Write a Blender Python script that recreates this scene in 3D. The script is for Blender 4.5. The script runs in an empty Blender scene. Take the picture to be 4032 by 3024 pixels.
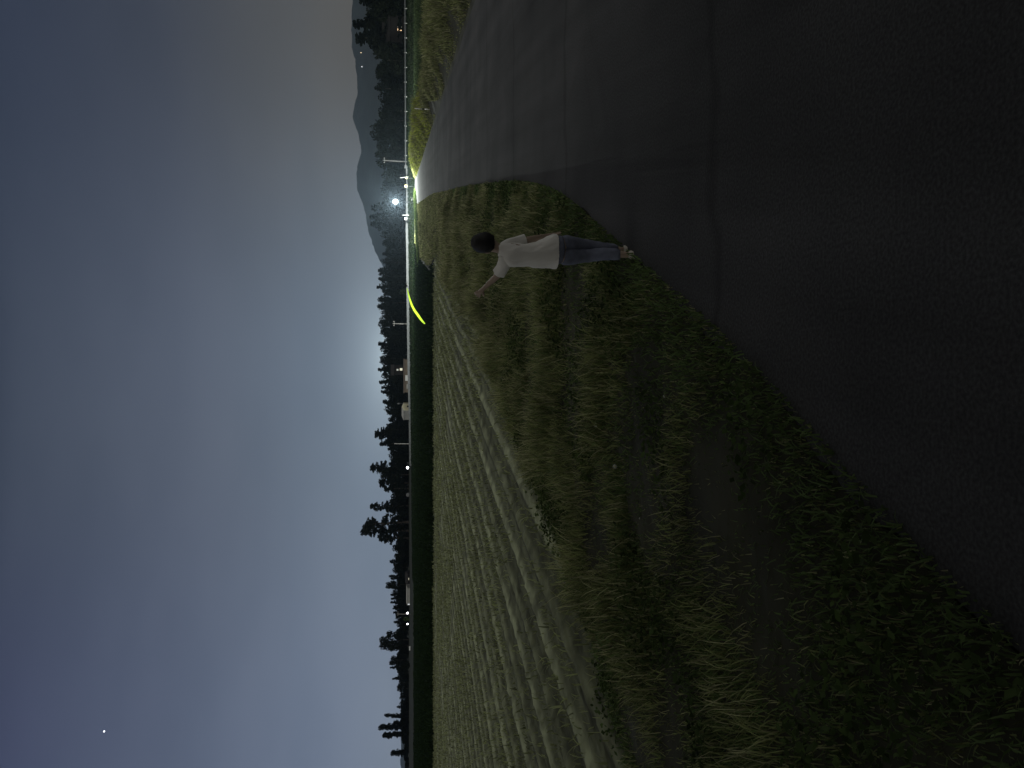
import bpy, bmesh, math, random
import numpy as np
from mathutils import Vector, Matrix, noise

SC = bpy.context.scene
COL = SC.collection
R = math.radians
random.seed(7)
RNG = np.random.default_rng(7)

# ---------------------------------------------------------------- camera
CAM_H, FPX, PITCH = 2.0, 3000.0, math.atan((2016 - 1592) / 3000.0)
FWD = Vector((0, math.cos(PITCH), -math.sin(PITCH)))
DWN = Vector((0, -math.sin(PITCH), -math.cos(PITCH)))
RGT = Vector((1, 0, 0))
EYE = Vector((0, 0, CAM_H))
cam_d = bpy.data.cameras.new('camera')
cam_d.sensor_fit = 'HORIZONTAL'
cam_d.sensor_width = 36.0
cam_d.lens = 36.0 * FPX / 4032.0
cam_d.clip_start = 0.05
cam_d.clip_end = 20000
cam = bpy.data.objects.new('camera', cam_d)
COL.objects.link(cam)
# the photograph was taken with the camera turned on its side: the image's right is the world's down
m3 = Matrix((DWN, RGT, -FWD)).transposed()
cam.matrix_world = Matrix.Translation(EYE) @ m3.to_4x4()
SC.camera = cam


def ray(X, Y):
    return RGT * ((1512 - Y) / FPX) + FWD + DWN * ((X - 2016) / FPX)


def at(X, Y, y):
    """world point on the sight line of photo pixel (X, Y) at distance y down the field"""
    d = ray(X, Y)
    return EYE + d * (y / d.y)


def gnd(X, Y, z=0.0):
    d = ray(X, Y)
    return EYE + d * ((z - CAM_H) / d.z)


# ---------------------------------------------------------------- exposure, renderer
SC.view_settings.view_transform = 'Standard'
SC.view_settings.look = 'None'
SC.view_settings.exposure = 0.0
SC.view_settings.gamma = 1.0
SC.render.engine = 'CYCLES'
cy = SC.cycles
cy.use_denoising = True
cy.adaptive_threshold = 0.006
cy.max_bounces = 5
cy.diffuse_bounces = 2
cy.glossy_bounces = 2
cy.transmission_bounces = 2
cy.volume_bounces = 0
cy.use_light_tree = False
cy.sample_clamp_indirect = 2.0


# ---------------------------------------------------------------- night sky
def lin(r, g, b):
    f = lambda c: (c / 255 / 12.92) if c / 255 <= 0.04045 else ((c / 255 + 0.055) / 1.055) ** 2.4
    return (f(r), f(g), f(b), 1.0)


W = bpy.data.worlds.new('World')
SC.world = W
W.use_nodes = True
nt = W.node_tree
nt.nodes.clear()


def N(tree, typ, **kw):
    n = tree.nodes.new(typ)
    for k, v in kw.items():
        setattr(n, k, v)
    return n


def mth(tree, op, a, b=None, clamp=False):
    n = tree.nodes.new('ShaderNodeMath')
    n.operation = op
    n.use_clamp = clamp
    for i, v in enumerate((a, b)):
        if v is None:
            continue
        if isinstance(v, (int, float)):
            n.inputs[i].default_value = v
        else:
            tree.links.new(v, n.inputs[i])
    return n.outputs[0]


def mixc(tree, fac, a, b, blend='MIX'):
    n = tree.nodes.new('ShaderNodeMix')
    n.data_type = 'RGBA'
    n.blend_type = blend
    for sock, v in ((n.inputs[0], fac), (n.inputs[6], a), (n.inputs[7], b)):
        if isinstance(v, (int, float)):
            sock.default_value = v
        elif isinstance(v, tuple):
            sock.default_value = v
        else:
            tree.links.new(v, sock)
    return n.outputs[2]


def ramp(tree, fac, stops, mode='EASE'):
    n = tree.nodes.new('ShaderNodeValToRGB')
    n.color_ramp.interpolation = mode
    el = n.color_ramp.elements
    while len(el) < len(stops):
        el.new(0.5)
    for e, (p, c) in zip(el, stops):
        e.position = p
        e.color = c if len(c) == 4 else (*c, 1)
    tree.links.new(fac, n.inputs[0])
    return n.outputs[0]


tc = N(nt, 'ShaderNodeTexCoord')
sep = N(nt, 'ShaderNodeSeparateXYZ')
nt.links.new(tc.outputs['Generated'], sep.inputs[0])
sx, sy, sz = sep.outputs
rightsky = ramp(nt, sz, [(0.0, lin(98, 95, 88)), (0.05, lin(98, 94, 87)), (0.11, lin(92, 89, 84)), (0.19, lin(75, 76, 80)),
                         (0.27, lin(58, 63, 76)), (0.42, lin(40, 48, 67)), (0.47, lin(30, 38, 58)), (0.62, lin(88, 89, 86)), (0.85, lin(104, 105, 101))], 'B_SPLINE')
midsky = ramp(nt, sz, [(0.0, lin(134, 147, 162)), (0.05, lin(127, 139, 154)), (0.11, lin(110, 119, 132)), (0.19, lin(94, 101, 115)),
                       (0.27, lin(80, 87, 103)), (0.42, lin(63, 71, 86)), (0.47, lin(30, 38, 58)), (0.62, lin(88, 89, 86)), (0.85, lin(104, 105, 101))], 'B_SPLINE')
leftsky = ramp(nt, sz, [(0.0, lin(140, 152, 168)), (0.05, lin(130, 141, 160)), (0.11, lin(117, 127, 147)), (0.19, lin(101, 110, 130)),
                        (0.27, lin(86, 94, 115)), (0.36, lin(67, 74, 98)), (0.45, lin(49, 52, 81)), (0.47, lin(30, 38, 58)), (0.62, lin(88, 89, 86)), (0.85, lin(104, 105, 101))], 'B_SPLINE')
f_r = N(nt, 'ShaderNodeMapRange', interpolation_type='SMOOTHSTEP')
nt.links.new(sx, f_r.inputs[0])
f_r.inputs[1].default_value, f_r.inputs[2].default_value = 0.0, 0.42
f_l = N(nt, 'ShaderNodeMapRange', interpolation_type='SMOOTHSTEP')
nt.links.new(sx, f_l.inputs[0])
f_l.inputs[1].default_value, f_l.inputs[2].default_value = -0.05, -0.45
sky = mixc(nt, f_r.outputs[0], midsky, rightsky)
sky = mixc(nt, f_l.outputs[0], sky, leftsky)
# thin drifting cloud
nz = N(nt, 'ShaderNodeTexNoise')
mp = N(nt, 'ShaderNodeMapping')
mp.inputs['Scale'].default_value = (1.6, 1.6, 4.5)
nt.links.new(tc.outputs['Generated'], mp.inputs[0])
nt.links.new(mp.outputs[0], nz.inputs['Vector'])
nz.inputs['Scale'].default_value = 1.5
nz.inputs['Detail'].default_value = 4
cl = ramp(nt, nz.outputs['Fac'], [(0.3, (0.97, 0.98, 0.99)), (0.72, (1.22, 1.20, 1.17))], 'EASE')
sky = mixc(nt, 1.0, sky, cl, 'MULTIPLY')
# glow of the moon rising behind the trees
MOON = (at(1520, 1400, 1000) - EYE).normalized()
dt = N(nt, 'ShaderNodeVectorMath', operation='SUBTRACT')
nt.links.new(tc.outputs['Generated'], dt.inputs[0])
dt.inputs[1].default_value = MOON
dsc = N(nt, 'ShaderNodeVectorMath', operation='MULTIPLY')
nt.links.new(dt.outputs[0], dsc.inputs[0])
dsc.inputs[1].default_value = (0.75, 1.0, 1.9)
dln = N(nt, 'ShaderNodeVectorMath', operation='LENGTH')
nt.links.new(dsc.outputs[0], dln.inputs[0])
ang = dln.outputs['Value']
g1 = mth(nt, 'EXPONENT', mth(nt, 'MULTIPLY', ang, -22.0))
g2 = mth(nt, 'EXPONENT', mth(nt, 'MULTIPLY', ang, -7.0))
gl = mth(nt, 'ADD', mth(nt, 'MULTIPLY', g1, 0.50), mth(nt, 'MULTIPLY', g2, 0.05))
glow = mixc(nt, 1.0, (0.80, 0.98, 1.0, 1), gl, 'MULTIPLY')
sky = mixc(nt, 1.0, sky, glow, 'ADD')
# a scatter of faint stars
vo = N(nt, 'ShaderNodeTexVoronoi')
vo.inputs['Scale'].default_value = 55
nt.links.new(tc.outputs['Generated'], vo.inputs['Vector'])
st = mth(nt, 'LESS_THAN', vo.outputs['Distance'], 0.035)
sepc = N(nt, 'ShaderNodeSeparateColor')
nt.links.new(vo.outputs['Color'], sepc.inputs[0])
st = mth(nt, 'MULTIPLY', st, mth(nt, 'MULTIPLY', mth(nt, 'POWER', sepc.outputs[0], 5.0), 0.10))
st = mth(nt, 'MULTIPLY', st, mth(nt, 'GREATER_THAN', sz, 0.12))
sky = mixc(nt, 1.0, sky, st, 'ADD')
# away from the moonrise the cloud is lit a dull warm grey by the town
f_b = N(nt, 'ShaderNodeMapRange', interpolation_type='SMOOTHSTEP')
nt.links.new(sy, f_b.inputs[0])
f_b.inputs[1].default_value, f_b.inputs[2].default_value = 0.05, 0.72
sky = mixc(nt, f_b.outputs[0], lin(164, 162, 156), sky)
bg = N(nt, 'ShaderNodeBackground')
bg.inputs['Strength'].default_value = 1.0
nt.links.new(sky, bg.inputs[0])
wo = N(nt, 'ShaderNodeOutputWorld')
nt.links.new(bg.outputs[0], wo.inputs[0])

# faint light of the low moon, mostly held back by the trees
moon_d = bpy.data.lights.new('moon_light', 'SUN')
moon_d.energy = 0.02
moon_d.angle = R(3)
moon_d.color = (0.82, 0.93, 1.0)
moon = bpy.data.objects.new('moon_light', moon_d)
COL.objects.link(moon)
moon.rotation_euler = Vector((-MOON.x, -MOON.y, -0.12)).to_track_quat('-Z', 'Y').to_euler()


# ---------------------------------------------------------------- materials
def mat(name, col, rough=0.8, var=0.25, scale=3.0, col2=None, bump=0.0, metal=0.0, island=0.0, detail=6, stretch=None, spec=0.3, trans=0.0):
    m = bpy.data.materials.new(name)
    m.use_nodes = True
    t = m.node_tree
    b = t.nodes['Principled BSDF']
    b.inputs['Roughness'].default_value = rough
    b.inputs['Metallic'].default_value = metal
    b.inputs['Specular IOR Level'].default_value = spec
    geo = N(t, 'ShaderNodeNewGeometry')
    mpn = N(t, 'ShaderNodeMapping')
    if stretch:
        mpn.inputs['Scale'].default_value = stretch
    t.links.new(geo.outputs['Position'], mpn.inputs[0])
    n = N(t, 'ShaderNodeTexNoise')
    n.inputs['Scale'].default_value = scale
    n.inputs['Detail'].default_value = detail
    t.links.new(mpn.outputs[0], n.inputs['Vector'])
    c2 = col2 or tuple(min(1, c * (1 + var)) for c in col)
    c1 = tuple(c * (1 - var) for c in col)
    c = ramp(t, n.outputs['Fac'], [(0.3, c1), (0.7, c2)], 'LINEAR')
    if island:
        f = N(t, 'ShaderNodeMapRange')
        t.links.new(geo.outputs['Random Per Island'], f.inputs[0])
        f.inputs[3].default_value, f.inputs[4].default_value = 1 - island, 1 + island
        c = mixc(t, 1.0, c, f.outputs[0], 'MULTIPLY')
    t.links.new(c, b.inputs['Base Color'])
    if bump:
        bp = N(t, 'ShaderNodeBump')
        bp.inputs['Strength'].default_value = bump
        bp.inputs['Distance'].default_value = 0.05
        t.links.new(n.outputs['Fac'], bp.inputs['Height'])
        t.links.new(bp.outputs[0], b.inputs['Normal'])
    if trans:
        tr = N(t, 'ShaderNodeBsdfTranslucent')
        t.links.new(mixc(t, 1.0, c, (1.15, 1.2, 0.78, 1), 'MULTIPLY'), tr.inputs['Color'])
        mx = N(t, 'ShaderNodeMixShader')
        mx.inputs[0].default_value = trans
        t.links.new(b.outputs[0], mx.inputs[1])
        t.links.new(tr.outputs[0], mx.inputs[2])
        t.links.new(mx.outputs[0], t.nodes['Material Output'].inputs['Surface'])
    return m


def glowmat(name, col, strength):
    m = bpy.data.materials.new(name)
    m.use_nodes = True
    b = m.node_tree.nodes['Principled BSDF']
    b.inputs['Base Color'].default_value = (0.8, 0.8, 0.8, 1)
    b.inputs['Emission Color'].default_value = (*col, 1)
    b.inputs['Emission Strength'].default_value = strength
    m.cycles.emission_sampling = 'NONE'
    return m


M = {}
M['ground'] = mat('ground_vegetation', (0.014, 0.018, 0.010), 0.95, 0.5, 0.35, bump=0.4)
M['soil'] = mat('field_soil', (0.108, 0.118, 0.074), 0.95, 0.5, 2.2, bump=0.9)
def soil_material():
    m = M['soil']
    t = m.node_tree
    b = t.nodes['Principled BSDF']
    old = b.inputs['Base Color'].links[0].from_socket
    geo = N(t, 'ShaderNodeNewGeometry')
    sp = N(t, 'ShaderNodeSeparateXYZ')
    t.links.new(geo.outputs['Position'], sp.inputs[0])
    yq = mth(t, 'SUBTRACT', sp.outputs[1], 20.0)
    u = mth(t, 'SUBTRACT', sp.outputs[0], mth(t, 'MULTIPLY', sp.outputs[1], 0.205))
    u = mth(t, 'SUBTRACT', u, mth(t, 'MULTIPLY', mth(t, 'MULTIPLY', yq, yq), 0.0006))
    n = N(t, 'ShaderNodeTexNoise')
    n.inputs['Scale'].default_value = 1.6
    n.inputs['Detail'].default_value = 5
    t.links.new(geo.outputs['Position'], n.inputs['Vector'])
    nf = mth(t, 'MULTIPLY', n.outputs['Fac'], 1.3)
    c = old
    # lamplit crests and shaded furrows painted as pale and dark rows, irregular
    for per, lo in ((0.36, 0.62), (0.72, 0.60), (1.44, 0.84)):
        w = mth(t, 'SINE', mth(t, 'ADD', mth(t, 'MULTIPLY', u, 2 * math.pi / per), mth(t, 'MULTIPLY', nf, 1.4)))
        f = mth(t, 'ADD', mth(t, 'MULTIPLY', w, 0.5), 0.5)
        c = mixc(t, 1.0, c, ramp(t, f, [(0.15, (lo, lo, lo * 0.96)), (0.8, (1.28, 1.28, 1.28))], 'LINEAR'), 'MULTIPLY')
    t.links.new(c, b.inputs['Base Color'])


soil_material()
M['verge'] = mat('verge_soil', (0.034, 0.035, 0.022), 0.95, 0.6, 0.9, bump=0.8)
M['crop'] = mat('dark_crop_blades', (0.012, 0.022, 0.009), 0.9, 0.3, 0.8, island=0.4, trans=0.2, spec=0.03)
M['meadow'] = mat('meadow_blades', (0.034, 0.048, 0.024), 0.9, 0.4, 0.3, island=0.4, trans=0.3, spec=0.03)
M['dark_timber'] = mat('dark_timber', (0.018, 0.016, 0.015), 0.85, 0.2, 1.5)
M['bank'] = mat('bank_grass', (0.030, 0.042, 0.020), 0.95, 0.5, 0.8, bump=0.6)
M['mountain'] = mat('mountain_forest', (0.035, 0.045, 0.04), 0.95, 0.4, 0.01)
M['leaf'] = mat('tree_leaves', (0.014, 0.018, 0.011), 1.0, 0.3, 0.5, island=0.4, spec=0.0)
M['needle'] = mat('conifer_needles', (0.011, 0.015, 0.011), 1.0, 0.3, 0.5, island=0.4, spec=0.0)
M['bark'] = mat('bark', (0.06, 0.05, 0.04), 0.9, 0.3, 4)
M['grass'] = mat('weed_blades', (0.190, 0.205, 0.110), 0.9, 0.45, 0.7, island=0.55, trans=0.55, spec=0.05)
M['grass_green'] = mat('green_grass_blades', (0.110, 0.155, 0.072), 0.9, 0.35, 0.9, island=0.5, trans=0.45, spec=0.05)
M['grass_dry'] = mat('dry_grass_blades', (0.30, 0.285, 0.20), 0.9, 0.3, 0.9, island=0.5, trans=0.55, spec=0.05)
M['grass_lamp_tint'] = mat('lamp_tint_blades', (0.33, 0.36, 0.085), 0.9, 0.3, 0.6, island=0.45, trans=0.6, spec=0.05)  # lamplight painted in as a brighter, yellower blade colour
M['weed_leaf'] = mat('weed_leaves', (0.050, 0.072, 0.030), 0.9, 0.4, 1.2, island=0.6, trans=0.45, spec=0.05)
M['stubble'] = mat('field_stubble', (0.21, 0.225, 0.14), 0.9, 0.35, 0.8, island=0.5, trans=0.45, spec=0.05)
M['concrete'] = mat('concrete', (0.16, 0.166, 0.172), 0.85, 0.2, 1.5, bump=0.2)
M['steel'] = mat('galvanised_steel', (0.13, 0.137, 0.14), 0.65, 0.15, 3, metal=0.3)
M['white_paint'] = mat('white_paint', (0.84, 0.84, 0.82), 0.5, 0.06, 4)
M['dark_paint'] = mat('dark_band_paint', (0.03, 0.03, 0.03), 0.6, 0.2, 4)
M['cream_wall'] = mat('cream_wall_panel', (0.72, 0.68, 0.48), 0.8, 0.10, 1.2)
M['grey_wall'] = mat('grey_wall_panel', (0.40, 0.40, 0.38), 0.8, 0.15, 1.2)
M['brown_wall'] = mat('brown_board', (0.20, 0.16, 0.125), 0.85, 0.2, 1.5)
M['roof'] = mat('dark_roof', (0.09, 0.085, 0.08), 0.8, 0.2, 1.5)
M['dark_glass'] = mat('dark_glass', (0.02, 0.018, 0.018), 0.15, 0.1, 2)
M['wood_pole'] = mat('weathered_pole', (0.30, 0.29, 0.28), 0.85, 0.2, 3)
M['yellow_disc'] = mat('yellow_reflector', (0.80, 0.74, 0.35), 0.4, 0.06, 4)
M['skin'] = mat('skin', (0.36, 0.27, 0.21), 0.55, 0.06, 8)
M['hair'] = mat('black_hair', (0.010, 0.009, 0.009), 0.6, 0.3, 30)
M['tee'] = mat('white_cotton', (0.82, 0.80, 0.76), 0.9, 0.05, 6, bump=0.15)
M['denim'] = mat('blue_denim', (0.15, 0.165, 0.225), 0.9, 0.2, 14, bump=0.1)
M['shoe'] = mat('pale_shoe', (0.50, 0.46, 0.41), 0.7, 0.1, 10)
M['sole'] = mat('white_sole', (0.7, 0.7, 0.68), 0.7, 0.05, 10)
M['petal'] = mat('white_petals', (0.75, 0.78, 0.78), 0.6, 0.08, 30)
M['insect'] = mat('dark_insect_shell', (0.03, 0.02, 0.01), 0.4, 0.2, 200)


def road_material():
    m = bpy.data.materials.new('old_asphalt')
    m.use_nodes = True
    t = m.node_tree
    b = t.nodes['Principled BSDF']
    b.inputs['Roughness'].default_value = 0.95
    b.inputs['Specular IOR Level'].default_value = 0.10
    geo = N(t, 'ShaderNodeNewGeometry')
    n1 = N(t, 'ShaderNodeTexNoise')
    n1.inputs['Scale'].default_value = 0.35
    n1.inputs['Detail'].default_value = 5
    t.links.new(geo.outputs['Position'], n1.inputs['Vector'])
    c = ramp(t, n1.outputs['Fac'], [(0.3, (0.040, 0.041, 0.044)), (0.7, (0.078, 0.078, 0.081))], 'LINEAR')
    n2 = N(t, 'ShaderNodeTexNoise')
    n2.inputs['Scale'].default_value = 60
    n2.inputs['Detail'].default_value = 2
    t.links.new(geo.outputs['Position'], n2.inputs['Vector'])
    c = mixc(t, 1.0, c, ramp(t, n2.outputs['Fac'], [(0.35, (0.72, 0.72, 0.72)), (0.7, (1.25, 1.25, 1.25))], 'LINEAR'), 'MULTIPLY')
    # long worn wheel tracks along the road
    mpn = N(t, 'ShaderNodeMapping')
    mpn.inputs['Rotation'].default_value = (0, 0, math.atan(0.235))
    t.links.new(geo.outputs['Position'], mpn.inputs[0])
    sp = N(t, 'ShaderNodeSeparateXYZ')
    t.links.new(mpn.outputs[0], sp.inputs[0])
    n3 = N(t, 'ShaderNodeTexNoise')
    n3.noise_dimensions = '2D'
    cmb = N(t, 'ShaderNodeCombineXYZ')
    t.links.new(sp.outputs[0], cmb.inputs[0])
    t.links.new(mth(t, 'MULTIPLY', sp.outputs[1], 0.03), cmb.inputs[1])
    t.links.new(cmb.outputs[0], n3.inputs['Vector'])
    n3.inputs['Scale'].default_value = 1.3
    n3.inputs['Detail'].default_value = 3
    c = mixc(t, 1.0, c, ramp(t, n3.outputs['Fac'], [(0.3, (0.78, 0.78, 0.78)), (0.7, (1.18, 1.18, 1.18))], 'LINEAR'), 'MULTIPLY')
    # tarred transverse joints
    n4 = N(t, 'ShaderNodeTexNoise')
    n4.inputs['Scale'].default_value = 1.2
    t.links.new(geo.outputs['Position'], n4.inputs['Vector'])
    spy = N(t, 'ShaderNodeSeparateXYZ')
    t.links.new(geo.outputs['Position'], spy.inputs[0])
    yy = mth(t, 'ADD', spy.outputs[1], mth(t, 'MULTIPLY', n4.outputs['Fac'], 0.5))
    fr = mth(t, 'ABSOLUTE', mth(t, 'SUBTRACT', mth(t, 'FRACT', mth(t, 'DIVIDE', mth(t, 'ADD', yy, 1.9), 4.6)), 0.5))
    jn = ramp(t, fr, [(0.0, (0.55, 0.55, 0.55)), (0.008, (0.7, 0.7, 0.7)), (0.02, (1, 1, 1))], 'LINEAR')
    c = mixc(t, 0.6, c, jn, 'MULTIPLY')
    vc = N(t, 'ShaderNodeTexVoronoi', feature='DISTANCE_TO_EDGE')
    vc.inputs['Scale'].default_value = 0.33
    nv = N(t, 'ShaderNodeTexNoise')
    nv.inputs['Scale'].default_value = 1.1
    nv.inputs['Detail'].default_value = 6
    t.links.new(geo.outputs['Position'], nv.inputs['Vector'])
    t.links.new(mixc(t, 0.35, geo.outputs['Position'], nv.outputs['Color'], 'ADD'), vc.inputs['Vector'])
    c = mixc(t, 0.10, c, ramp(t, vc.outputs['Distance'], [(0.0, (0.35, 0.35, 0.35)), (0.006, (0.6, 0.6, 0.6)), (0.014, (1, 1, 1))], 'LINEAR'), 'MULTIPLY')
    t.links.new(c, b.inputs['Base Color'])
    bp = N(t, 'ShaderNodeBump')
    bp.inputs['Strength'].default_value = 0.35
    bp.inputs['Distance'].default_value = 0.006
    t.links.new(n2.outputs['Fac'], bp.inputs['Height'])
    t.links.new(bp.outputs[0], b.inputs['Normal'])
    return m


M['road'] = road_material()


# ---------------------------------------------------------------- object helpers
def link(o, parent=None):
    COL.objects.link(o)
    if parent is not None:
        o.parent = parent
    return o


def mesh_obj(name, verts, faces, m, parent=None, smooth=False):
    me = bpy.data.meshes.new(name)
    me.from_pydata([tuple(v) for v in verts], [], [tuple(f) for f in faces])
    me.materials.append(m)
    if smooth:
        me.polygons.foreach_set('use_smooth', [True] * len(me.polygons))
    me.update()
    return link(bpy.data.objects.new(name, me), parent)


def np_obj(name, V, F, m, parent=None, smooth=False):
    """V (n,3), F (k,4) arrays of quads"""
    me = bpy.data.meshes.new(name)
    me.vertices.add(len(V))
    me.vertices.foreach_set('co', np.asarray(V, dtype=np.float32).ravel())
    F = np.asarray(F, dtype=np.int32)
    k, c = F.shape
    me.loops.add(k * c)
    me.loops.foreach_set('vertex_index', F.ravel())
    me.polygons.add(k)
    me.polygons.foreach_set('loop_start', np.arange(0, k * c, c, dtype=np.int32))
    me.polygons.foreach_set('loop_total', np.full(k, c, dtype=np.int32))
    if smooth:
        me.polygons.foreach_set('use_smooth', np.ones(k, dtype=bool))
    me.materials.append(m)
    me.update(calc_edges=True)
    me.validate()
    return link(bpy.data.objects.new(name, me), parent)


def tag(o, label, cat, group=None, kind=None):
    if label:
        o['label'] = label
    if cat:
        o['category'] = cat
    if group:
        o['group'] = group
    if kind:
        o['kind'] = kind
    return o


def empty(name, loc, label, cat, group=None, rz=0.0):
    o = bpy.data.objects.new(name, None)
    o.empty_display_size = 0.2
    o.location = loc
    o.rotation_euler = (0, 0, rz)
    COL.objects.link(o)
    return tag(o, label, cat, group)


class MB:
    """collects simple solids into one mesh"""
    def __init__(self):
        self.v, self.f = [], []

    def add(self, v, f):
        o = len(self.v)
        self.v += [tuple(p) for p in v]
        self.f += [tuple(i + o for i in q) for q in f]
        return self

    def box(self, x0, x1, y0, y1, z0, z1, bev=0.0):
        if bev:
            bm = bmesh.new()
            bmesh.ops.create_cube(bm, size=1)
            for v in bm.verts:
                v.co = Vector(((x0 + x1) / 2 + v.co.x * (x1 - x0), (y0 + y1) / 2 + v.co.y * (y1 - y0), (z0 + z1) / 2 + v.co.z * (z1 - z0)))
            bmesh.ops.bevel(bm, geom=bm.edges[:], offset=bev, segments=2, affect='EDGES', profile=0.5)
            bm.verts.index_update()
            r = self.add([v.co.copy() for v in bm.verts], [[v.index for v in f.verts] for f in bm.faces])
            bm.free()
            return r
        v = [(x, y, z) for z in (z0, z1) for y in (y0, y1) for x in (x0, x1)]
        return self.add(v, [(0, 2, 3, 1), (4, 5, 7, 6), (0, 1, 5, 4), (2, 6, 7, 3), (0, 4, 6, 2), (1, 3, 7, 5)])

    def loft(self, rings, cap=True):
        n = len(rings[0])
        v = [p for r in rings for p in r]
        f = []
        for k in range(len(rings) - 1):
            for i in range(n):
                j = (i + 1) % n
                f.append((k * n + i, k * n + j, (k + 1) * n + j, (k + 1) * n + i))
        if cap:
            f.append(tuple(range(n - 1, -1, -1)))
            f.append(tuple((len(rings) - 1) * n + i for i in range(n)))
        return self.add(v, f)

    def tube(self, pts, rad, n=8, cap=True):
        pts = [Vector(p) for p in pts]
        rad = rad if isinstance(rad, (list, tuple)) else [rad] * len(pts)
        rings = []
        ref = None
        for i, p in enumerate(pts):
            t = (pts[min(i + 1, len(pts) - 1)] - pts[max(i - 1, 0)]).normalized()
            if ref is None:
                ref = Vector((1, 0, 0)) if abs(t.x) < 0.9 else Vector((0, 1, 0))
            a = (ref - t * ref.dot(t)).normalized()
            b = t.cross(a)
            ref = a
            rings.append([p + (a * math.cos(2 * math.pi * k / n) + b * math.sin(2 * math.pi * k / n)) * rad[i] for k in range(n)])
        return self.loft(rings, cap)

    def ball(self, c, r, sx=1, sy=1, sz=1, seg=12, rows=8, rot=None):
        c = Vector(c)
        v, f = [], []
        for i in range(rows + 1):
            th = math.pi * i / rows
            for k in range(seg):
                ph = 2 * math.pi * k / seg
                p = Vector((math.sin(th) * math.cos(ph) * sx, math.sin(th) * math.sin(ph) * sy, math.cos(th) * sz)) * r
                if rot is not None:
                    p = rot @ p
                v.append(c + p)
        for i in range(rows):
            for k in range(seg):
                j = (k + 1) % seg
                f.append((i * seg + k, (i + 1) * seg + k, (i + 1) * seg + j, i * seg + j))
        return self.add(v, f)

    def build(self, name, m, parent=None, smooth=False):
        return mesh_obj(name, self.v, self.f, m, parent, smooth)


def interp(pts, y):
    """x on a smoothed polyline given as (y, x) pairs"""
    w = min(3.0, 0.5 + 0.06 * abs(float(y)))
    ys_ = [p[0] for p in pts]
    xs_ = [p[1] for p in pts]
    return sum(float(np.interp(y + w * q, ys_, xs_)) for q in (-1.0, -0.5, 0.0, 0.5, 1.0)) / 5


# ---------------------------------------------------------------- the ground
ROAD_L = [(-12, -5.2), (0, -1.75), (2.76, -0.72), (3.77, -0.12), (4.78, 0.36), (6.6, 1.13), (9.8, 2.5), (13, 3.45), (23.5, 6.05), (55, 13.6), (90, 21.4), (140, 32.5)]
ROAD_R = [(-12, 3.7), (0, 6.2), (21.7, 10.98), (36, 14.1), (89.6, 25.9), (140, 37.0)]
FIELD_B = [(2.0, -5.4), (6.5, -3.35), (7.3, -2.75), (9.0, -1.96), (11.7, -1.14), (14.7, -0.24), (19.5, 1.8), (29, 3.7), (47, 8.0), (51, 8.8)]

n = 60
xs = np.concatenate([np.linspace(-6500, -200, 12), np.linspace(-150, 150, 60), np.linspace(200, 6500, 12)])
ys = np.concatenate([np.linspace(-300, -20, 6), np.linspace(-10, 320, 80), np.linspace(360, 6500, 14)])
GX, GY = np.meshgrid(xs, ys)
V = np.stack([GX.ravel(), GY.ravel(), np.full(GX.size, -0.03)], 1)
nx, ny = len(xs), len(ys)
idx = np.arange(nx * ny).reshape(ny, nx)
F = np.stack([idx[:-1, :-1].ravel(), idx[:-1, 1:].ravel(), idx[1:, 1:].ravel(), idx[1:, :-1].ravel()], 1)
ground = np_obj('ground', V, F, M['ground'])
tag(ground, None, None, kind='structure')


def strip(name, yv, left, right, z, m, nseg=10, zf=None):
    """a sheet between two lines left(y), right(y)"""
    rows = []
    for y in yv:
        a, b = left(y), right(y)
        rows.append([(a + (b - a) * k / nseg, y, z if zf is None else zf(a + (b - a) * k / nseg, y, k / nseg)) for k in range(nseg + 1)])
    v = [p for r in rows for p in r]
    w = nseg + 1
    f = [(i * w + k, i * w + k + 1, (i + 1) * w + k + 1, (i + 1) * w + k) for i in range(len(rows) - 1) for k in range(nseg)]
    o = mesh_obj(name, v, f, m)
    return tag(o, None, None, kind='structure')


def wob(y, s, a):
    return a * (noise.noise((y * s, 3.1, 1.7)) + 0.5 * noise.noise((y * s * 4, 8.1, 1.7)))


yv = list(np.arange(-12, 20, 0.12)) + list(np.arange(20, 140.1, 2.0))
road = strip('road', yv, lambda y: interp(ROAD_L, y) + wob(y, 0.9, 0.13), lambda y: interp(ROAD_R, y) + wob(y + 40, 0.5, 0.12), 0.0, M['road'], 8)
# the cross road at the far end
cross = strip('cross_road', list(np.arange(140, 152.1, 2.0)), lambda y: -60.0, lambda y: 120.0, 0.004, M['road'], 30)


# ploughed field with real ridges running towards the lamp
def furrow_u(x, y):
    return x - 0.205 * y - 0.0006 * (y - 20) ** 2


def field_h(x, y):
    u = furrow_u(x, y) / 0.72
    big = noise.noise((x * 0.25, y * 0.12, 0.0))
    fine = noise.noise((x * 3.3, y * 2.5, 4.0)) * 0.016 + noise.noise((x * 11, y * 7, 9.0)) * 0.026 + noise.noise((x * 23, y * 17, 3.0)) * 0.016
    rid = 0.5 + 0.35 * math.cos(2 * math.pi * u + big * 0.8) + 0.15 * math.cos(4 * math.pi * u + big)
    amp = 0.07 + 0.04 * noise.noise((x * 0.15, y * 0.3, 7.0))
    return 0.0 + rid * amp + fine + 0.03 * big


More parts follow.
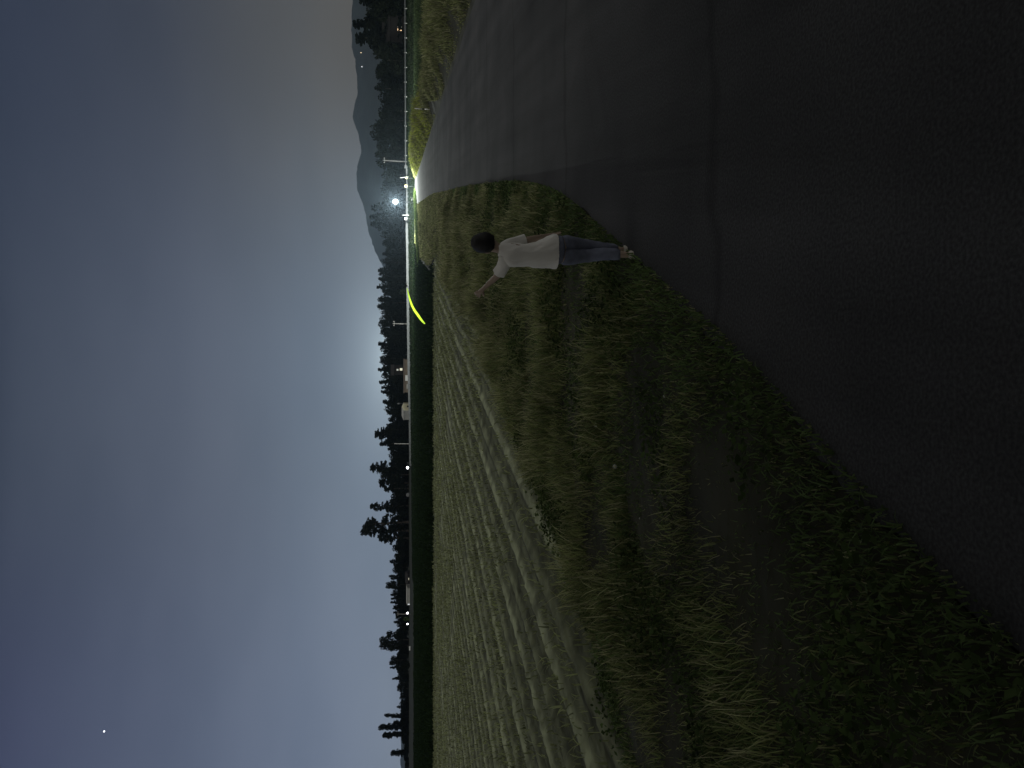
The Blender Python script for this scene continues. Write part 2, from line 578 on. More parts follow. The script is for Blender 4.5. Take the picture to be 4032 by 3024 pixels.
rows = []
fy = list(np.arange(3.2, 14, 0.10)) + list(np.arange(14, 28, 0.2)) + list(np.arange(28, 51.4, 0.35))
NX = 520
fv = []
for y in fy:
    b = interp(FIELD_B, y) + 0.25 * noise.noise((y * 0.6, 0.3, 5.5))
    x0 = -0.62 * y - 6
    for k in range(NX + 1):
        x = x0 + (b - x0) * k / NX
        e = min(1.0, (b - x) / 0.8)
        e2 = min(1.0, (51.3 - y) / 0.6 + 0.05)
        fv.append((x, y, field_h(x, y) * e * e2 + (1 - e * e2) * -0.01))
w = NX + 1
ff = [(i * w + k, i * w + k + 1, (i + 1) * w + k + 1, (i + 1) * w + k) for i in range(len(fy) - 1) for k in range(NX)]
field = mesh_obj('field', fv, ff, M['soil'], smooth=True)
tag(field, None, None, kind='structure')


# rough verge between the road and the field, gently humped
def verge_z(x, y, t):
    edge = min(1.0, min(t, 1 - t) / 0.18)
    return -0.012 + edge * (0.05 if y < 35 else 0.0) + edge * (0.07 if y < 35 else 0.03) * (noise.noise((x * 0.8, y * 0.8, 2.0))) + edge * (0.0 + 0.0 * noise.noise((x * 0.8, y * 0.8, 2.0)) + 0.03 * noise.noise((x * 3, y * 3, 6.0)))


vy = list(np.arange(-2, 30, 0.12)) + list(np.arange(30, 138, 1.0))


def verge_left(y):
    return float(interp(FIELD_B + [(60, 9.5), (100, 17.0), (138, 26)], y)) - 0.3


verge = strip('verge', vy, verge_left, lambda y: float(interp(ROAD_L, y)) - 0.02 + wob(y, 0.9, 0.13), 0, M['verge'], 24, verge_z)
def right_bank_z(x, y, t):
    top = float(np.interp(y, [0, 25, 50, 80, 100, 138], [0.75, 0.72, 0.45, 0.40, 0.45, 0.10]))
    s = min(1.0, t / 0.5)
    f = min(1.0, (1 - t) / 0.3)
    return -0.012 + top * s * s * (3 - 2 * s) * f + 0.10 * noise.noise((x * 0.7, y * 0.5, 2.0)) * s * f


verge_r = strip('far_verge', list(np.arange(8, 138, 0.8)), lambda y: float(interp(ROAD_R, y)) + 0.02 + wob(y + 40, 0.5, 0.12),
                lambda y: float(interp(ROAD_R, y)) + 4.4, 0, M['verge'], 16, right_bank_z)


# the long grass bank behind the cross road, carrying the wall and the guardrail
def bank_top(x):
    return float(np.interp(x, [-60, -18, 38, 48, 130], [0.05, 0.42, 1.12, 1.28, 1.42]))


def bank_z(x, y):
    t = (y - 152.5) / 7.5
    top = bank_top(x)
    if t < 0.75:
        s = max(0.0, t / 0.75)
        s = s * s * (3 - 2 * s)
        return -0.02 + top * s + 0.06 * noise.noise((x * 0.5, y * 0.5, 0)) * s
    if y < 166:
        return top - 0.02
    return max(-0.03, top - (y - 166) * 0.35)


bv, bf = [], []
bx = np.linspace(-60, 130, 130)
by = np.linspace(152.5, 171, 22)
for y in by:
    for x in bx:
        bv.append((x, y, bank_z(x, y)))
w = len(bx)
bf = [(i * w + k, i * w + k + 1, (i + 1) * w + k + 1, (i + 1) * w + k) for i in range(len(by) - 1) for k in range(w - 1)]
bank = mesh_obj('embankment', bv, bf, M['bank'], smooth=True)
tag(bank, None, None, kind='structure')

# mountains
RIDGE = [(-900, 1392), (-300, 1388), (0, 1387), (24, 1386), (150, 1384), (217, 1385), (260, 1398), (310, 1403), (362, 1407), (400, 1404), (440, 1396), (479, 1387),
         (515, 1398), (553, 1412), (609, 1423), (650, 1410), (705, 1403), (756, 1404), (796, 1422), (828, 1432), (860, 1440), (905, 1446),
         (933, 1453), (965, 1466), (1000, 1478), (1040, 1500), (1100, 1530), (1300, 1560), (1700, 1575), (3600, 1580)]
MD = 5600.0


def ridge_h(tx):
    """height of the ridge where x/y = tx"""
    Y = 1512 - tx * FPX / 1.0
    X = float(np.interp(Y, [p[0] for p in RIDGE], [p[1] for p in RIDGE]))
    return at(X, 1512, MD).z


def hill_z(tx, D):
    h = ridge_h(tx)
    if D < MD:
        s = max(0.0, min(1.0, (D - 3600) / (MD - 3600)))
        s = s ** 1.3
    else:
        s = max(0.0, 1 - (D - MD) / 900)
    return h * s + 30 * noise.noise((tx * 9, D * 0.002, 1.0)) * s * (1 - s) * 3 - 1.0


mv = []
txs = np.linspace(-0.75, 0.85, 520)
Ds = np.concatenate([np.linspace(3600, 5600, 24), np.linspace(5700, 6400, 6)])
for D in Ds:
    for tx in txs:
        mv.append((tx * D, D, hill_z(tx, D) + (9.0 * noise.noise((tx * 60, D * 0.01, 3)) + 6.0 * noise.noise((tx * 190, D * 0.01, 3)) if abs(D - 5600) < 1 else 0)))
w = len(txs)
mf = [(i * w + k, i * w + k + 1, (i + 1) * w + k + 1, (i + 1) * w + k) for i in range(len(Ds) - 1) for k in range(w - 1)]
mount = mesh_obj('mountains', mv, mf, M['mountain'], smooth=True)
tag(mount, None, None, kind='structure')


# ---------------------------------------------------------------- grass and weeds
def blades(name, P, H, Wd, lean, m, parent=None, seed=1):
    """P (n,3) roots, H heights, Wd widths: one mesh of bent tapering blades"""
    rg = np.random.default_rng(seed)
    k = len(P)
    az = rg.uniform(0, 2 * np.pi, k)
    side = np.stack([np.cos(az), np.sin(az), np.zeros(k)], 1)
    ld = rg.uniform(0, 2 * np.pi, k)
    ln = np.stack([np.cos(ld), np.sin(ld), np.zeros(k)], 1) * (rg.uniform(0.05, 1.0, k) * lean * H)[:, None]
    lev = [(0.0, 1.0, 0.0), (0.4, 0.9, 0.18), (0.75, 0.62, 0.55), (1.0, 0.12, 1.0)]
    V = np.zeros((k, 8, 3))
    for i, (h, wd, l) in enumerate(lev):
        c = P + ln * l
        c = c.copy()
        c[:, 2] += H * h * (1 - 0.18 * l * lean)
        V[:, 2 * i] = c - side * (Wd * wd * 0.5)[:, None]
        V[:, 2 * i + 1] = c + side * (Wd * wd * 0.5)[:, None]
    base = (np.arange(k) * 8)[:, None]
    F = np.concatenate([base + np.array([[2 * i, 2 * i + 1, 2 * i + 3, 2 * i + 2]]) for i in range(3)], 0)
    return np_obj(name, V.reshape(-1, 3), F, m, parent)


def leaves(name, P, S, m, seed=1, up=0.4):
    """small folded leaves at points P"""
    rg = np.random.default_rng(seed)
    k = len(P)
    d = rg.normal(size=(k, 3))
    d[:, 2] = np.abs(d[:, 2]) * up
    d /= np.linalg.norm(d, axis=1)[:, None]
    r = np.cross(d, rg.normal(size=(k, 3)))
    r /= np.linalg.norm(r, axis=1)[:, None]
    V = np.zeros((k, 4, 3))
    V[:, 0] = P - d * S[:, None] * 0.5
    V[:, 1] = P + r * S[:, None] * 0.33
    V[:, 2] = P + d * S[:, None] * 0.6
    V[:, 3] = P - r * S[:, None] * 0.33
    F = (np.arange(k) * 4)[:, None] + np.array([[0, 1, 2, 3]])
    return np_obj(name, V.reshape(-1, 3), F, m)


def clump_field(x, y, s=0.55, o=0.0):
    return np.array([noise.noise((a * s + o, b * s, o)) for a, b in zip(x, y)])


def scatter(nn, y0, y1, lf, rf, power=1.0):
    u = RNG.random(nn)
    y = y0 + (y1 - y0) * u ** power
    t = RNG.random(nn)
    L = np.array([lf(v) for v in y])
    Rr = np.array([rf(v) for v in y])
    return L + (Rr - L) * t, y, t


rl = lambda y: float(interp(ROAD_L, y)) + 0.07
# near verge, thick clumps with bare gaps
x, y, t = scatter(170000, 1.0, 34, verge_left, rl, 1.1)
cf = clump_field(x, y, 0.75) + 0.5 * clump_field(x, y, 2.2, 5.0)
keep = cf > RNG.uniform(-0.75, 0.35, len(cf))
keep = keep & ~((np.abs(x - 1.16) < 0.30) & (y > 5.9) & (y < 7.0))
x, y, t, cf = x[keep], y[keep], t[keep], cf[keep]
near_field = np.clip((1 - t), 0, 1)
H = (0.10 + 0.34 * np.clip(cf + 0.25, 0, 1)) * RNG.uniform(0.5, 1.25, len(x)) * (0.30 + 0.70 * np.clip((1 - t) * 4, 0, 1)) * np.clip(0.22 + y / 13, 0, 1.25)
P = np.stack([x, y, np.zeros(len(x))], 1)
half = RNG.random(len(x))
a = half < 0.5
b = (half >= 0.5) & (half < 0.85)
c = half >= 0.85
tag(blades('verge_weeds', P[a], H[a], 0.007 + 0.0007 * y[a], 0.8, M['grass'], seed=3), 'rough weeds between the ploughed field and the road', None, kind='stuff')
tag(blades('verge_grass', P[b], H[b] * 0.8, 0.007 + 0.0007 * y[b], 0.9, M['grass_green'], seed=4), 'green grass among the weeds beside the road', None, kind='stuff')
tag(blades('dry_grass', P[c], H[c] * 1.25, 0.005 + 0.0006 * y[c], 0.6, M['grass_dry'], seed=5), 'dry grass stalks among the verge weeds', None, kind='stuff')
x, y, t = scatter(120000, 0.5, 32, verge_left, rl, 1.2)
P = np.stack([x, y, np.full(len(x), 0.0)], 1)
tag(blades('ground_cover', P, RNG.uniform(0.03, 0.11, len(x)), 0.008 + 0.0009 * y, 1.1, M['grass_green'], seed=41), 'short ground cover all over the verge', None, kind='stuff')
# broad weed leaves in patches
x, y, t = scatter(60000, 1.5, 26, verge_left, rl, 1.1)
cf = clump_field(x, y, 0.9, 11.0)
k = cf > 0.12
x, y, cf = x[k], y[k], cf[k]
P = np.stack([x, y, RNG.uniform(0.02, 0.12, len(x)) + 0.35 * np.clip(cf, 0, 1) * RNG.random(len(x))], 1)
tag(leaves('weed_foliage', P, RNG.uniform(0.025, 0.060, len(x)), M['weed_leaf'], 6), 'low broad-leaved weeds on the verge', None, kind='stuff')
# the far part of the verge, tall grass leading to the lamp
x, y, t = scatter(46000, 32, 137, verge_left, rl, 1.0)
d_edge = np.array([rl(v) for v in y]) - x
cf = clump_field(x, y, 0.35, 3.0)
k = (d_edge < 3.2 + 1.5 * cf) | (RNG.random(len(x)) < 0.25)
x, y, cf, d_edge = x[k], y[k], cf[k], d_edge[k]
H = (0.16 + 0.30 * np.clip(cf + 0.2, 0, 1)) * RNG.uniform(0.5, 1.2, len(x)) * np.where(d_edge < 2.5, 0.34, 1.0)
P = np.stack([x, y, np.zeros(len(x))], 1)
h = RNG.random(len(x))
tag(blades('verge_grass', P[h < 0.6], H[h < 0.6], 0.02 + 0.0006 * y[h < 0.6], 0.7, M['grass'], seed=7), 'tall grass of the verge leading to the street lamp', None, kind='stuff')
tag(blades('dry_grass', P[h >= 0.6], H[h >= 0.6], 0.02 + 0.0006 * y[h >= 0.6], 0.6, M['grass_dry'], seed=8), 'pale dry grass of the verge leading to the street lamp', None, kind='stuff')
# tall grass beyond the road
rr = lambda y: float(interp(ROAD_R, y)) + 0.25
x, y, t = scatter(60000, 12, 136, rr, lambda y: rr(y) + 3.3, 1.15)
cf = clump_field(x, y, 0.45, 8.0) + 0.4 * clump_field(x, y, 1.4, 2.0)
k = (cf > RNG.uniform(-0.6, 0.2, len(x))) & ~((np.abs(x - 0.361 * y) < 0.45) & (y > 42) & (y < 53.2))
x, y, t, cf = x[k], y[k], t[k], cf[k]
H = (0.30 + 0.55 * np.clip(cf + 0.3, 0, 1)) * RNG.uniform(0.5, 1.2, len(x)) * np.clip(np.where(y < 55, 0.06, 0.35) + t * 1.7, 0, 1) * np.where((y > 58) & (y < 120), 1.55, 1.0)
P = np.stack([x, y, np.array([right_bank_z(a_, b_, t_ * 3.3 / 4.4 + 0.055) for a_, b_, t_ in zip(x, y, t)])], 1)
h = RNG.random(len(x))
lamp_pool = (y > 56) & (y < 124) & (h < 0.62)  # stretch of bank that takes the painted lamplight
tag(blades('lamp_tint_grass', P[lamp_pool], H[lamp_pool], 0.014 + 0.0007 * y[lamp_pool], 0.7, M['grass_lamp_tint'], seed=39), 'grass on the bank near the street lamp, lamplight painted into its yellow-green', None, kind='stuff')
h = np.where(lamp_pool, 2.0, h)
tag(blades('roadside_grass', P[h < 0.7], H[h < 0.7], 0.014 + 0.0007 * y[h < 0.7], 0.7, M['grass'], seed=9), 'tall yellow-green grass on the far side of the road', None, kind='stuff')
tag(blades('dry_grass', P[(h >= 0.7) & (h < 1.5)], H[(h >= 0.7) & (h < 1.5)], 0.014 + 0.0007 * y[(h >= 0.7) & (h < 1.5)], 0.6, M['grass_dry'], seed=10), 'dry stalks in the grass on the far side of the road', None, kind='stuff')
# a low grass ridge running away from the lamp between the paddies
rx, ry = np.linspace(33.0, 16.0, 9000), np.linspace(134, 97, 9000)
x = rx + RNG.normal(0, 0.45, 9000)
y = ry + RNG.normal(0, 0.45, 9000)
P = np.stack([x, y, np.zeros(9000)], 1)
tag(blades('ridge_grass', P, RNG.uniform(0.25, 0.55, 9000), np.full(9000, 0.07), 0.7, M['grass_green'], seed=12), 'bright green grass ridge leading from the street lamp', None, kind='stuff')
# dark standing crop between the ploughed field and the cross road
x = RNG.uniform(-95, 40, 110000)
y = 51.6 + (148 - 51.6) * RNG.random(110000) ** 1.3
k = (x < np.array([verge_left(v) for v in y]) - 0.4) & (np.abs(x) < 0.62 * y + 6)
x, y = x[k], y[k]
k = y > 51.8 + 0.9 * clump_field(x, y, 0.5, 14.0)
x, y = x[k], y[k]
P = np.stack([x, y, np.full(len(x), -0.03)], 1)
tag(blades('paddy_crop', P, RNG.uniform(0.20, 0.50, len(x)) * (1 + 0.4 * clump_field(x, y, 0.3, 2.0)), 0.035 + 0.0010 * y, 0.8, M['crop'], seed=31), 'dark green crop standing in the paddy beyond the ploughed field', None, kind='stuff')
# rank growth beyond the roadside bank
x = RNG.uniform(12, 100, 60000)
y = RNG.uniform(22, 150, 60000)
k = (x > np.array([rr(v) for v in y]) + 4.0) & (x < 0.62 * y + 8)
x, y = x[k], y[k]
P = np.stack([x, y, np.full(len(x), -0.03)], 1)
tag(blades('meadow_grass', P, RNG.uniform(0.20, 0.45, len(x)), 0.035 + 0.0010 * y, 0.8, M['meadow'], seed=32), 'dark meadow grass behind the roadside bank', None, kind='stuff')
# grass on the bank
x = RNG.uniform(-40, 120, 26000)
y = RNG.uniform(152.6, 159.0, 26000)
P = np.stack([x, y, np.array([bank_z(a, b) for a, b in zip(x, y)])], 1)
tag(blades('bank_grass', P, RNG.uniform(0.15, 0.4, len(x)), np.full(len(x), 0.08), 0.8, M['crop'], seed=13), 'grass on the long bank behind the cross road', None, kind='stuff')
# stubble in rows on the field
px, py = [], []
FBY, FBX = [p[0] for p in FIELD_B], [p[1] for p in FIELD_B]
for k in range(-160, 60):
    for yy in np.arange(4.5, 51.3, 0.11 if k % 2 else 0.2):
        yy += random.uniform(-0.05, 0.05)
        u = k * 0.36 + 0.05 * math.sin(yy * 1.3 + k)
        xx = u + 0.205 * yy + 0.0006 * (yy - 20) ** 2
        if xx > -0.58 * yy - 3 and xx < np.interp(yy, FBY, FBX) - 0.15:
            px.append(xx)
            py.append(yy)
px, py = np.array(px), np.array(py)
rep = 3
px = np.repeat(px, rep) + RNG.normal(0, 0.06, len(px) * rep)
py = np.repeat(py, rep) + RNG.normal(0, 0.09, len(py) * rep)
cf = clump_field(px, py, 0.35, 21.0)
k = cf > RNG.uniform(-0.5, 0.35, len(cf))
px, py = px[k], py[k]
P = np.stack([px, py, np.array([field_h(a, b) for a, b in zip(px, py)]) - 0.01], 1)
tag(blades('field_stubble', P, RNG.uniform(0.05, 0.17, len(px)) * (0.7 + 0.6 * RNG.random(len(px))), 0.012 + 0.0009 * py, 1.1, M['stubble'], seed=15), 'short stubble standing in rows on the ploughed field', None, kind='stuff')


# ---------------------------------------------------------------- trees
def leaf_cloud(cents, rads, per, size, rg, flat=1.0):
    """small leaf quads scattered through the blobs of a crown"""
    V = []
    for (c, r), q in zip(zip(cents, rads), per):
        d = rg.normal(size=(q, 3))
        d /= np.linalg.norm(d, axis=1)[:, None]
        rad = r * rg.uniform(0.25, 1.0, q) ** 0.5
        p = np.array(c) + d * rad[:, None] * np.array([1, 1, flat])
        a = rg.normal(size=(q, 3))
        a /= np.linalg.norm(a, axis=1)[:, None]
        b = np.cross(a, rg.normal(size=(q, 3)))
        b /= np.linalg.norm(b, axis=1)[:, None]
        s = size * rg.uniform(0.6, 1.4, q)[:, None]
        V.append(np.stack([p - a * s, p + b * s * 0.7, p + a * s, p - b * s * 0.7], 1))
    V = np.concatenate(V).reshape(-1, 3)
    F = np.arange(len(V)).reshape(-1, 4)
    return V, F


def crown_mesh(kind, seed):
    """crown of unit height (0..1); returns mesh data"""
    rg = np.random.default_rng(seed)
    cents, rads, per = [], [], []
    if kind == 'round':          # broad rounded crown
        for i in range(30):
            z = rg.uniform(0.14, 0.88)
            w = 0.34 * math.sin(math.pi * min(1, max(0.05, (z - 0.02) / 1.0))) ** 0.6
            a = rg.uniform(0, 6.28)
            rr_ = w * math.sqrt(rg.random())
            cents.append((rr_ * math.cos(a), rr_ * math.sin(a), z))
            r = rg.uniform(0.09, 0.15)
            rads.append(r)
            per.append(80)
        V, F = leaf_cloud(cents, rads, per, 0.030, rg)
    elif kind == 'thicket':      # low dense growth down to the ground
        for i in range(34):
            z = rg.uniform(0.03, 0.88)
            w = 0.42 * (1 - 0.55 * z * z)
            a = rg.uniform(0, 6.28)
            rr_ = w * math.sqrt(rg.random())
            cents.append((rr_ * math.cos(a), rr_ * math.sin(a), z))
            rads.append(rg.uniform(0.10, 0.16))
            per.append(60)
        V, F = leaf_cloud(cents, rads, per, 0.038, rg)
    elif kind == 'conifer':      # pointed, tiered
        for i in range(17):
            z = 0.10 + 0.86 * i / 16
            w = 0.26 * (1 - z) ** 0.85 * (1.0 if i % 2 else 0.82) + 0.012
            for j in range(max(4, int(14 * (1 - z)))):
                a = rg.uniform(0, 6.28)
                rr_ = w * rg.uniform(0.3, 1.05)
                cents.append((rr_ * math.cos(a), rr_ * math.sin(a), z - rr_ * 0.25))
                rads.append(0.032 + 0.055 * (1 - z))
                per.append(26)
        V, F = leaf_cloud(cents, rads, per, 0.026, rg, 0.6)
    elif kind == 'column':       # slim upright
        for i in range(64):
            z = 0.06 + 0.90 * (i + rg.random()) / 64
            w = 0.085 * math.sin(math.pi * min(1, z * 0.9 + 0.1)) ** 0.5
            a = rg.uniform(0, 6.28)
            cents.append((w * rg.random() * math.cos(a), w * rg.random() * math.sin(a), z))
            rads.append(rg.uniform(0.035, 0.06))
            per.append(60)
        V, F = leaf_cloud(cents, rads, per, 0.018, rg, 1.3)
    else:                        # open: separate leaf clumps with sky between
        for i in range(85):
            z = 0.12 + 0.86 * rg.random() ** 0.85
            w = 0.25 * (1.04 - z) ** 0.62 * min(1.0, 0.55 + z)
            a = rg.uniform(0, 6.28)
            rr_ = w * math.sqrt(rg.random())
            cents.append((rr_ * math.cos(a), rr_ * math.sin(a), z - 0.25 * rr_))
            rads.append(rg.uniform(0.030, 0.062))
            per.append(34)
        V, F = leaf_cloud(cents, rads, per, 0.019, rg, 0.62)
    return V, F, cents


def tree_proto(kind, seed):
    V, F, cents = crown_mesh(kind, seed)
    root = bpy.data.objects.new('%s_tree' % {'round': 'broadleaf', 'conifer': 'conifer', 'column': 'columnar', 'open': 'open', 'thicket': 'bushy'}[kind], None)
    COL.objects.link(root)
    np_obj('crown', V, F, M['needle' if kind in ('conifer', 'column') else 'leaf'], root)
    mb = MB()
    rg = random.Random(seed)
    top = {'round': 0.62, 'conifer': 0.95, 'column': 0.9, 'open': 0.9, 'thicket': 0.5}[kind]
    mb.tube([(0, 0, -0.01), (0.006, 0.004, top * 0.35), (-0.006, 0.003, top * 0.7), (0, 0, top)], [0.024, 0.018, 0.011, 0.003], 7)
    for c in cents[::2][:14]:
        z0 = max(0.12, c[2] - 0.16 - rg.random() * 0.1)
        if z0 < top:
            mb.tube([(0, 0, z0), (c[0] * 0.5, c[1] * 0.5, (z0 + c[2]) / 2 + 0.01), c], [0.008, 0.005, 0.002], 4)
    mb.build('trunk', M['bark'], root)
    return root


PROTO = {k: [tree_proto(k, 100 + 13 * i + j) for i in range(nn)] for j, (k, nn) in enumerate((('round', 4), ('conifer', 3), ('column', 2), ('open', 3), ('thicket', 3)))}
used = set()
TREES = []


def place_tree(kind, Y, Xtop, D, wide, label=None, group=None, var=None, bend=0.0):
    pr = PROTO[kind][(var if var is not None else random.randrange(len(PROTO[kind]))) % len(PROTO[kind])]
    top = at(Xtop, Y, D)
    h = top.z + 0.05
    if pr.name in used:
        o = pr.copy()
        COL.objects.link(o)
        for ch in pr.children:
            c = ch.copy()
            COL.objects.link(c)
            c.parent = o
    else:
        o = pr
        used.add(pr.name)
    o.location = (top.x, D, -0.05)
    o.rotation_euler = (0, bend, random.uniform(0, 6.28))
    o.scale = (h * wide, h * wide, h * 1.0)
    tag(o, label, 'tree', group or 'dark trees in the row behind the far road')
    TREES.append((Y, o, kind))
    return o


# skyline read off the photograph: (Y, X of the top, kind, width factor)
SKY = [(-20, 1395, 'conifer', 1.5), (5, 1412, 'conifer', 1.4), (28, 1436, 'round', 0.9), (72, 1436, 'round', 0.8), (118, 1440, 'round', 0.8), (168, 1446, 'round', 0.8), (48, 1424, 'round', 0.8), (93, 1386, 'conifer', 1.25), (147, 1396, 'conifer', 1.6), (190, 1478, 'round', 1.0), (234, 1463, 'round', 1.1), (275, 1474, 'round', 1.1), (318, 1480, 'round', 1.1),
       (346, 1472, 'conifer', 0.9), (385, 1482, 'round', 1.1), (430, 1487, 'round', 1.1), (470, 1490, 'round', 1.0),
       (505, 1454, 'round', 0.75), (546, 1449, 'round', 0.8), (580, 1480, 'round', 0.8), (619, 1476, 'round', 0.8), (645, 1489, 'conifer', 1.0), (680, 1497, 'round', 0.9), (715, 1500, 'round', 0.9),
       (750, 1500, 'round', 0.9), (785, 1495, 'round', 0.9), (819, 1459, 'conifer', 1.3), (855, 1454, 'conifer', 1.35), (884, 1456, 'conifer', 1.2), (903, 1486, 'conifer', 0.9), (925, 1491, 'round', 0.9), (950, 1502, 'round', 0.9),
       (975, 1516, 'round', 0.8), (999, 1504, 'conifer', 1.0), (1034, 1493, 'round', 0.6), (1065, 1486, 'conifer', 1.1), (1085, 1488, 'round', 0.6), (1110, 1490, 'round', 0.6), (1130, 1481, 'conifer', 0.9),
       (1152, 1500, 'round', 0.6), (1190, 1484, 'round', 0.8), (1218, 1492, 'round', 0.6), (1245, 1489, 'round', 0.7), (1280, 1485, 'round', 0.75), (1303, 1496, 'round', 0.6), (1325, 1501, 'round', 0.6), (1354, 1487, 'conifer', 1.2),
       (1386, 1493, 'round', 0.7), (1412, 1494, 'round', 0.6), (1437, 1494, 'round', 0.6), (1456, 1486, 'conifer', 1.0), (1482, 1498, 'round', 0.6), (1506, 1491, 'conifer', 1.1), (1525, 1500, 'conifer', 1.0),
       (1542, 1498, 'conifer', 1.1), (1563, 1517, 'round', 0.6), (1584, 1505, 'conifer', 1.3), (1608, 1507, 'round', 0.85), (1632, 1522, 'round', 0.7), (1652, 1526, 'round', 0.7), (1672, 1520, 'conifer', 1.0), (1692, 1510, 'round', 0.7),
       (1711, 1473, 'conifer', 2.0), (1747, 1493, 'conifer', 1.1), (1768, 1525, 'conifer', 1.2), (1788, 1524, 'round', 0.8), (1810, 1538, 'round', 0.7),
       (1846, 1455, 'open', 1.25), (1870, 1496, 'round', 0.8), (1903, 1490, 'open', 1.6), (1925, 1510, 'open', 1.2), (1950, 1547, 'round', 0.8),
       (1994, 1455, 'open', 0.95), (2025, 1556, 'round', 0.9), (2060, 1436, 'open', 1.3), (2095, 1419, 'open', 1.25), (2122, 1490, 'open', 1.3), (2150, 1545, 'conifer', 1.2), (2166, 1541, 'round', 0.9), (2190, 1550, 'round', 0.9), (2212, 1533, 'conifer', 1.4),
       (2236, 1540, 'round', 0.9), (2256, 1551, 'round', 0.9), (2275, 1528, 'round', 0.55), (2304, 1517, 'round', 0.55), (2325, 1540, 'round', 0.8), (2343, 1536, 'conifer', 1.0), (2357, 1538, 'conifer', 1.0), (2371, 1536, 'conifer', 1.1), (2388, 1548, 'conifer', 1.2),
       (2398, 1545, 'conifer', 1.1), (2413, 1547, 'conifer', 1.2), (2431, 1556, 'round', 0.8), (2449, 1549, 'conifer', 1.3), (2470, 1559, 'round', 1.0), (2493, 1558, 'round', 1.0),
       (2524, 1492, 'round', 0.85), (2546, 1520, 'round', 0.8), (2572, 1562, 'round', 0.9), (2600, 1529, 'round', 0.95), (2629, 1534, 'conifer', 0.8), (2652, 1562, 'round', 0.9), (2673, 1543, 'conifer', 0.9), (2690, 1565, 'round', 1.0),
       (2713, 1562, 'round', 0.9), (2740, 1570, 'round', 1.1), (2765, 1570, 'round', 1.0), (2784, 1561, 'conifer', 1.2), (2804, 1575, 'round', 1.0), (2826, 1514, 'column', 0.9), (2845, 1548, 'column', 1.7), (2865, 1491, 'column', 1.25), (2893, 1504, 'column', 1.35), (2915, 1582, 'round', 1.0),
       (2940, 1590, 'round', 1.0), (2966, 1539, 'column', 1.9), (2990, 1591, 'round', 1.0), (3010, 1594, 'round', 1.0)]
MARKS = [(0, 'the frame edge by the orange window'), (425, 'the white marker post'), (636, 'the tall bent utility pole'), (792, 'the bright street lamp'), (1275, 'the slim utility pole'), (1600, 'the cream shed'), (1842, 'the single white floodlight'), (2095, 'the tallest open tree'), (2415, 'the paired floodlights'), (2524, 'the tall bushy round tree'), (3024, 'the slim column trees')]
ORD = ['first', 'second', 'third', 'fourth', 'fifth', 'sixth', 'seventh', 'eighth', 'ninth', 'tenth', 'eleventh', 'twelfth', 'thirteenth', 'fourteenth', 'fifteenth', 'sixteenth', 'seventeenth', 'eighteenth', 'nineteenth', 'twentieth', 'twenty-first', 'twenty-second', 'twenty-third', 'twenty-fourth', 'twenty-fifth', 'twenty-sixth', 'twenty-seventh', 'twenty-eighth']
SPECIAL = {1846: 'ragged open tree rising just over the single white floodlight', 1994: 'narrow open tree with a rounded tip, black against the sky',
           2060: 'forked open tree leaning against the tallest tree of the row', 2095: 'tallest tree of the row, open crown with sky between the leaves',
           1711: 'tall pointed conifer between the cream shed and the single floodlight', 2524: 'bushy round tree standing well above the row beyond the paired floodlights',
           2865: 'tallest of the slim column trees near the frame edge', 2893: 'second slim column tree, leaning beside the tallest column',
           2826: 'thin ragged column tree leaning in front of the tallest column', 2966: 'lone stubby column tree at the very edge of the frame',
           93: 'tall tiered conifer beside the orange window house', 147: 'broad pointed conifer sloping down beside the orange window house',
           855: 'tallest pointed conifer lit by the bright street lamp'}
KW = {'round': 'rounded', 'conifer': 'pointed', 'column': 'slim', 'open': 'open'}
cnt = {}
for i, (Y, X, kind, wf) in enumerate(SKY):
    D = 215 if Y < 700 else 330
    D += random.uniform(-12, 12)
    seg = max(k for k in range(len(MARKS)) if MARKS[k][0] <= max(Y, 0))
    seg = min(seg, len(MARKS) - 2)
    cnt[seg] = cnt.get(seg, 0) + 1
    lab = SPECIAL.get(Y) or '%s treetop, %s, from %s towards %s' % (ORD[cnt[seg] - 1], KW[kind], MARKS[seg][1], MARKS[seg + 1][1])
    bend = {2826: -0.10, 2893: -0.16, 2095: -0.08, 1846: 0.03}.get(Y, random.uniform(-0.03, 0.03))
    place_tree(kind, Y, X, D, wf, lab, None, i, bend)
# trees filling the row underneath the skyline, black on black
yy = -60
while yy < 3080:
    sk = float(np.interp(yy, [s[0] for s in SKY], [s[1] for s in SKY]))
    xt = max(sk + 26, 1530 if yy < 2000 else 1560) + random.uniform(-4, 10)
    if yy > 2680:
        xt = max(xt, float(np.interp(yy, [2680, 2900, 3000], [1572, 1580, 1590])))
    D = (240 if yy < 700 else 350) + random.uniform(-10, 15)
    place_tree('thicket', yy, min(xt, 1594), D, 1.3 if yy < 2000 else (1.7 if yy < 2680 else 3.6),
               'dark tree filling the black row beneath the skyline treetops', 'trees filling the dark row')
    yy += 21


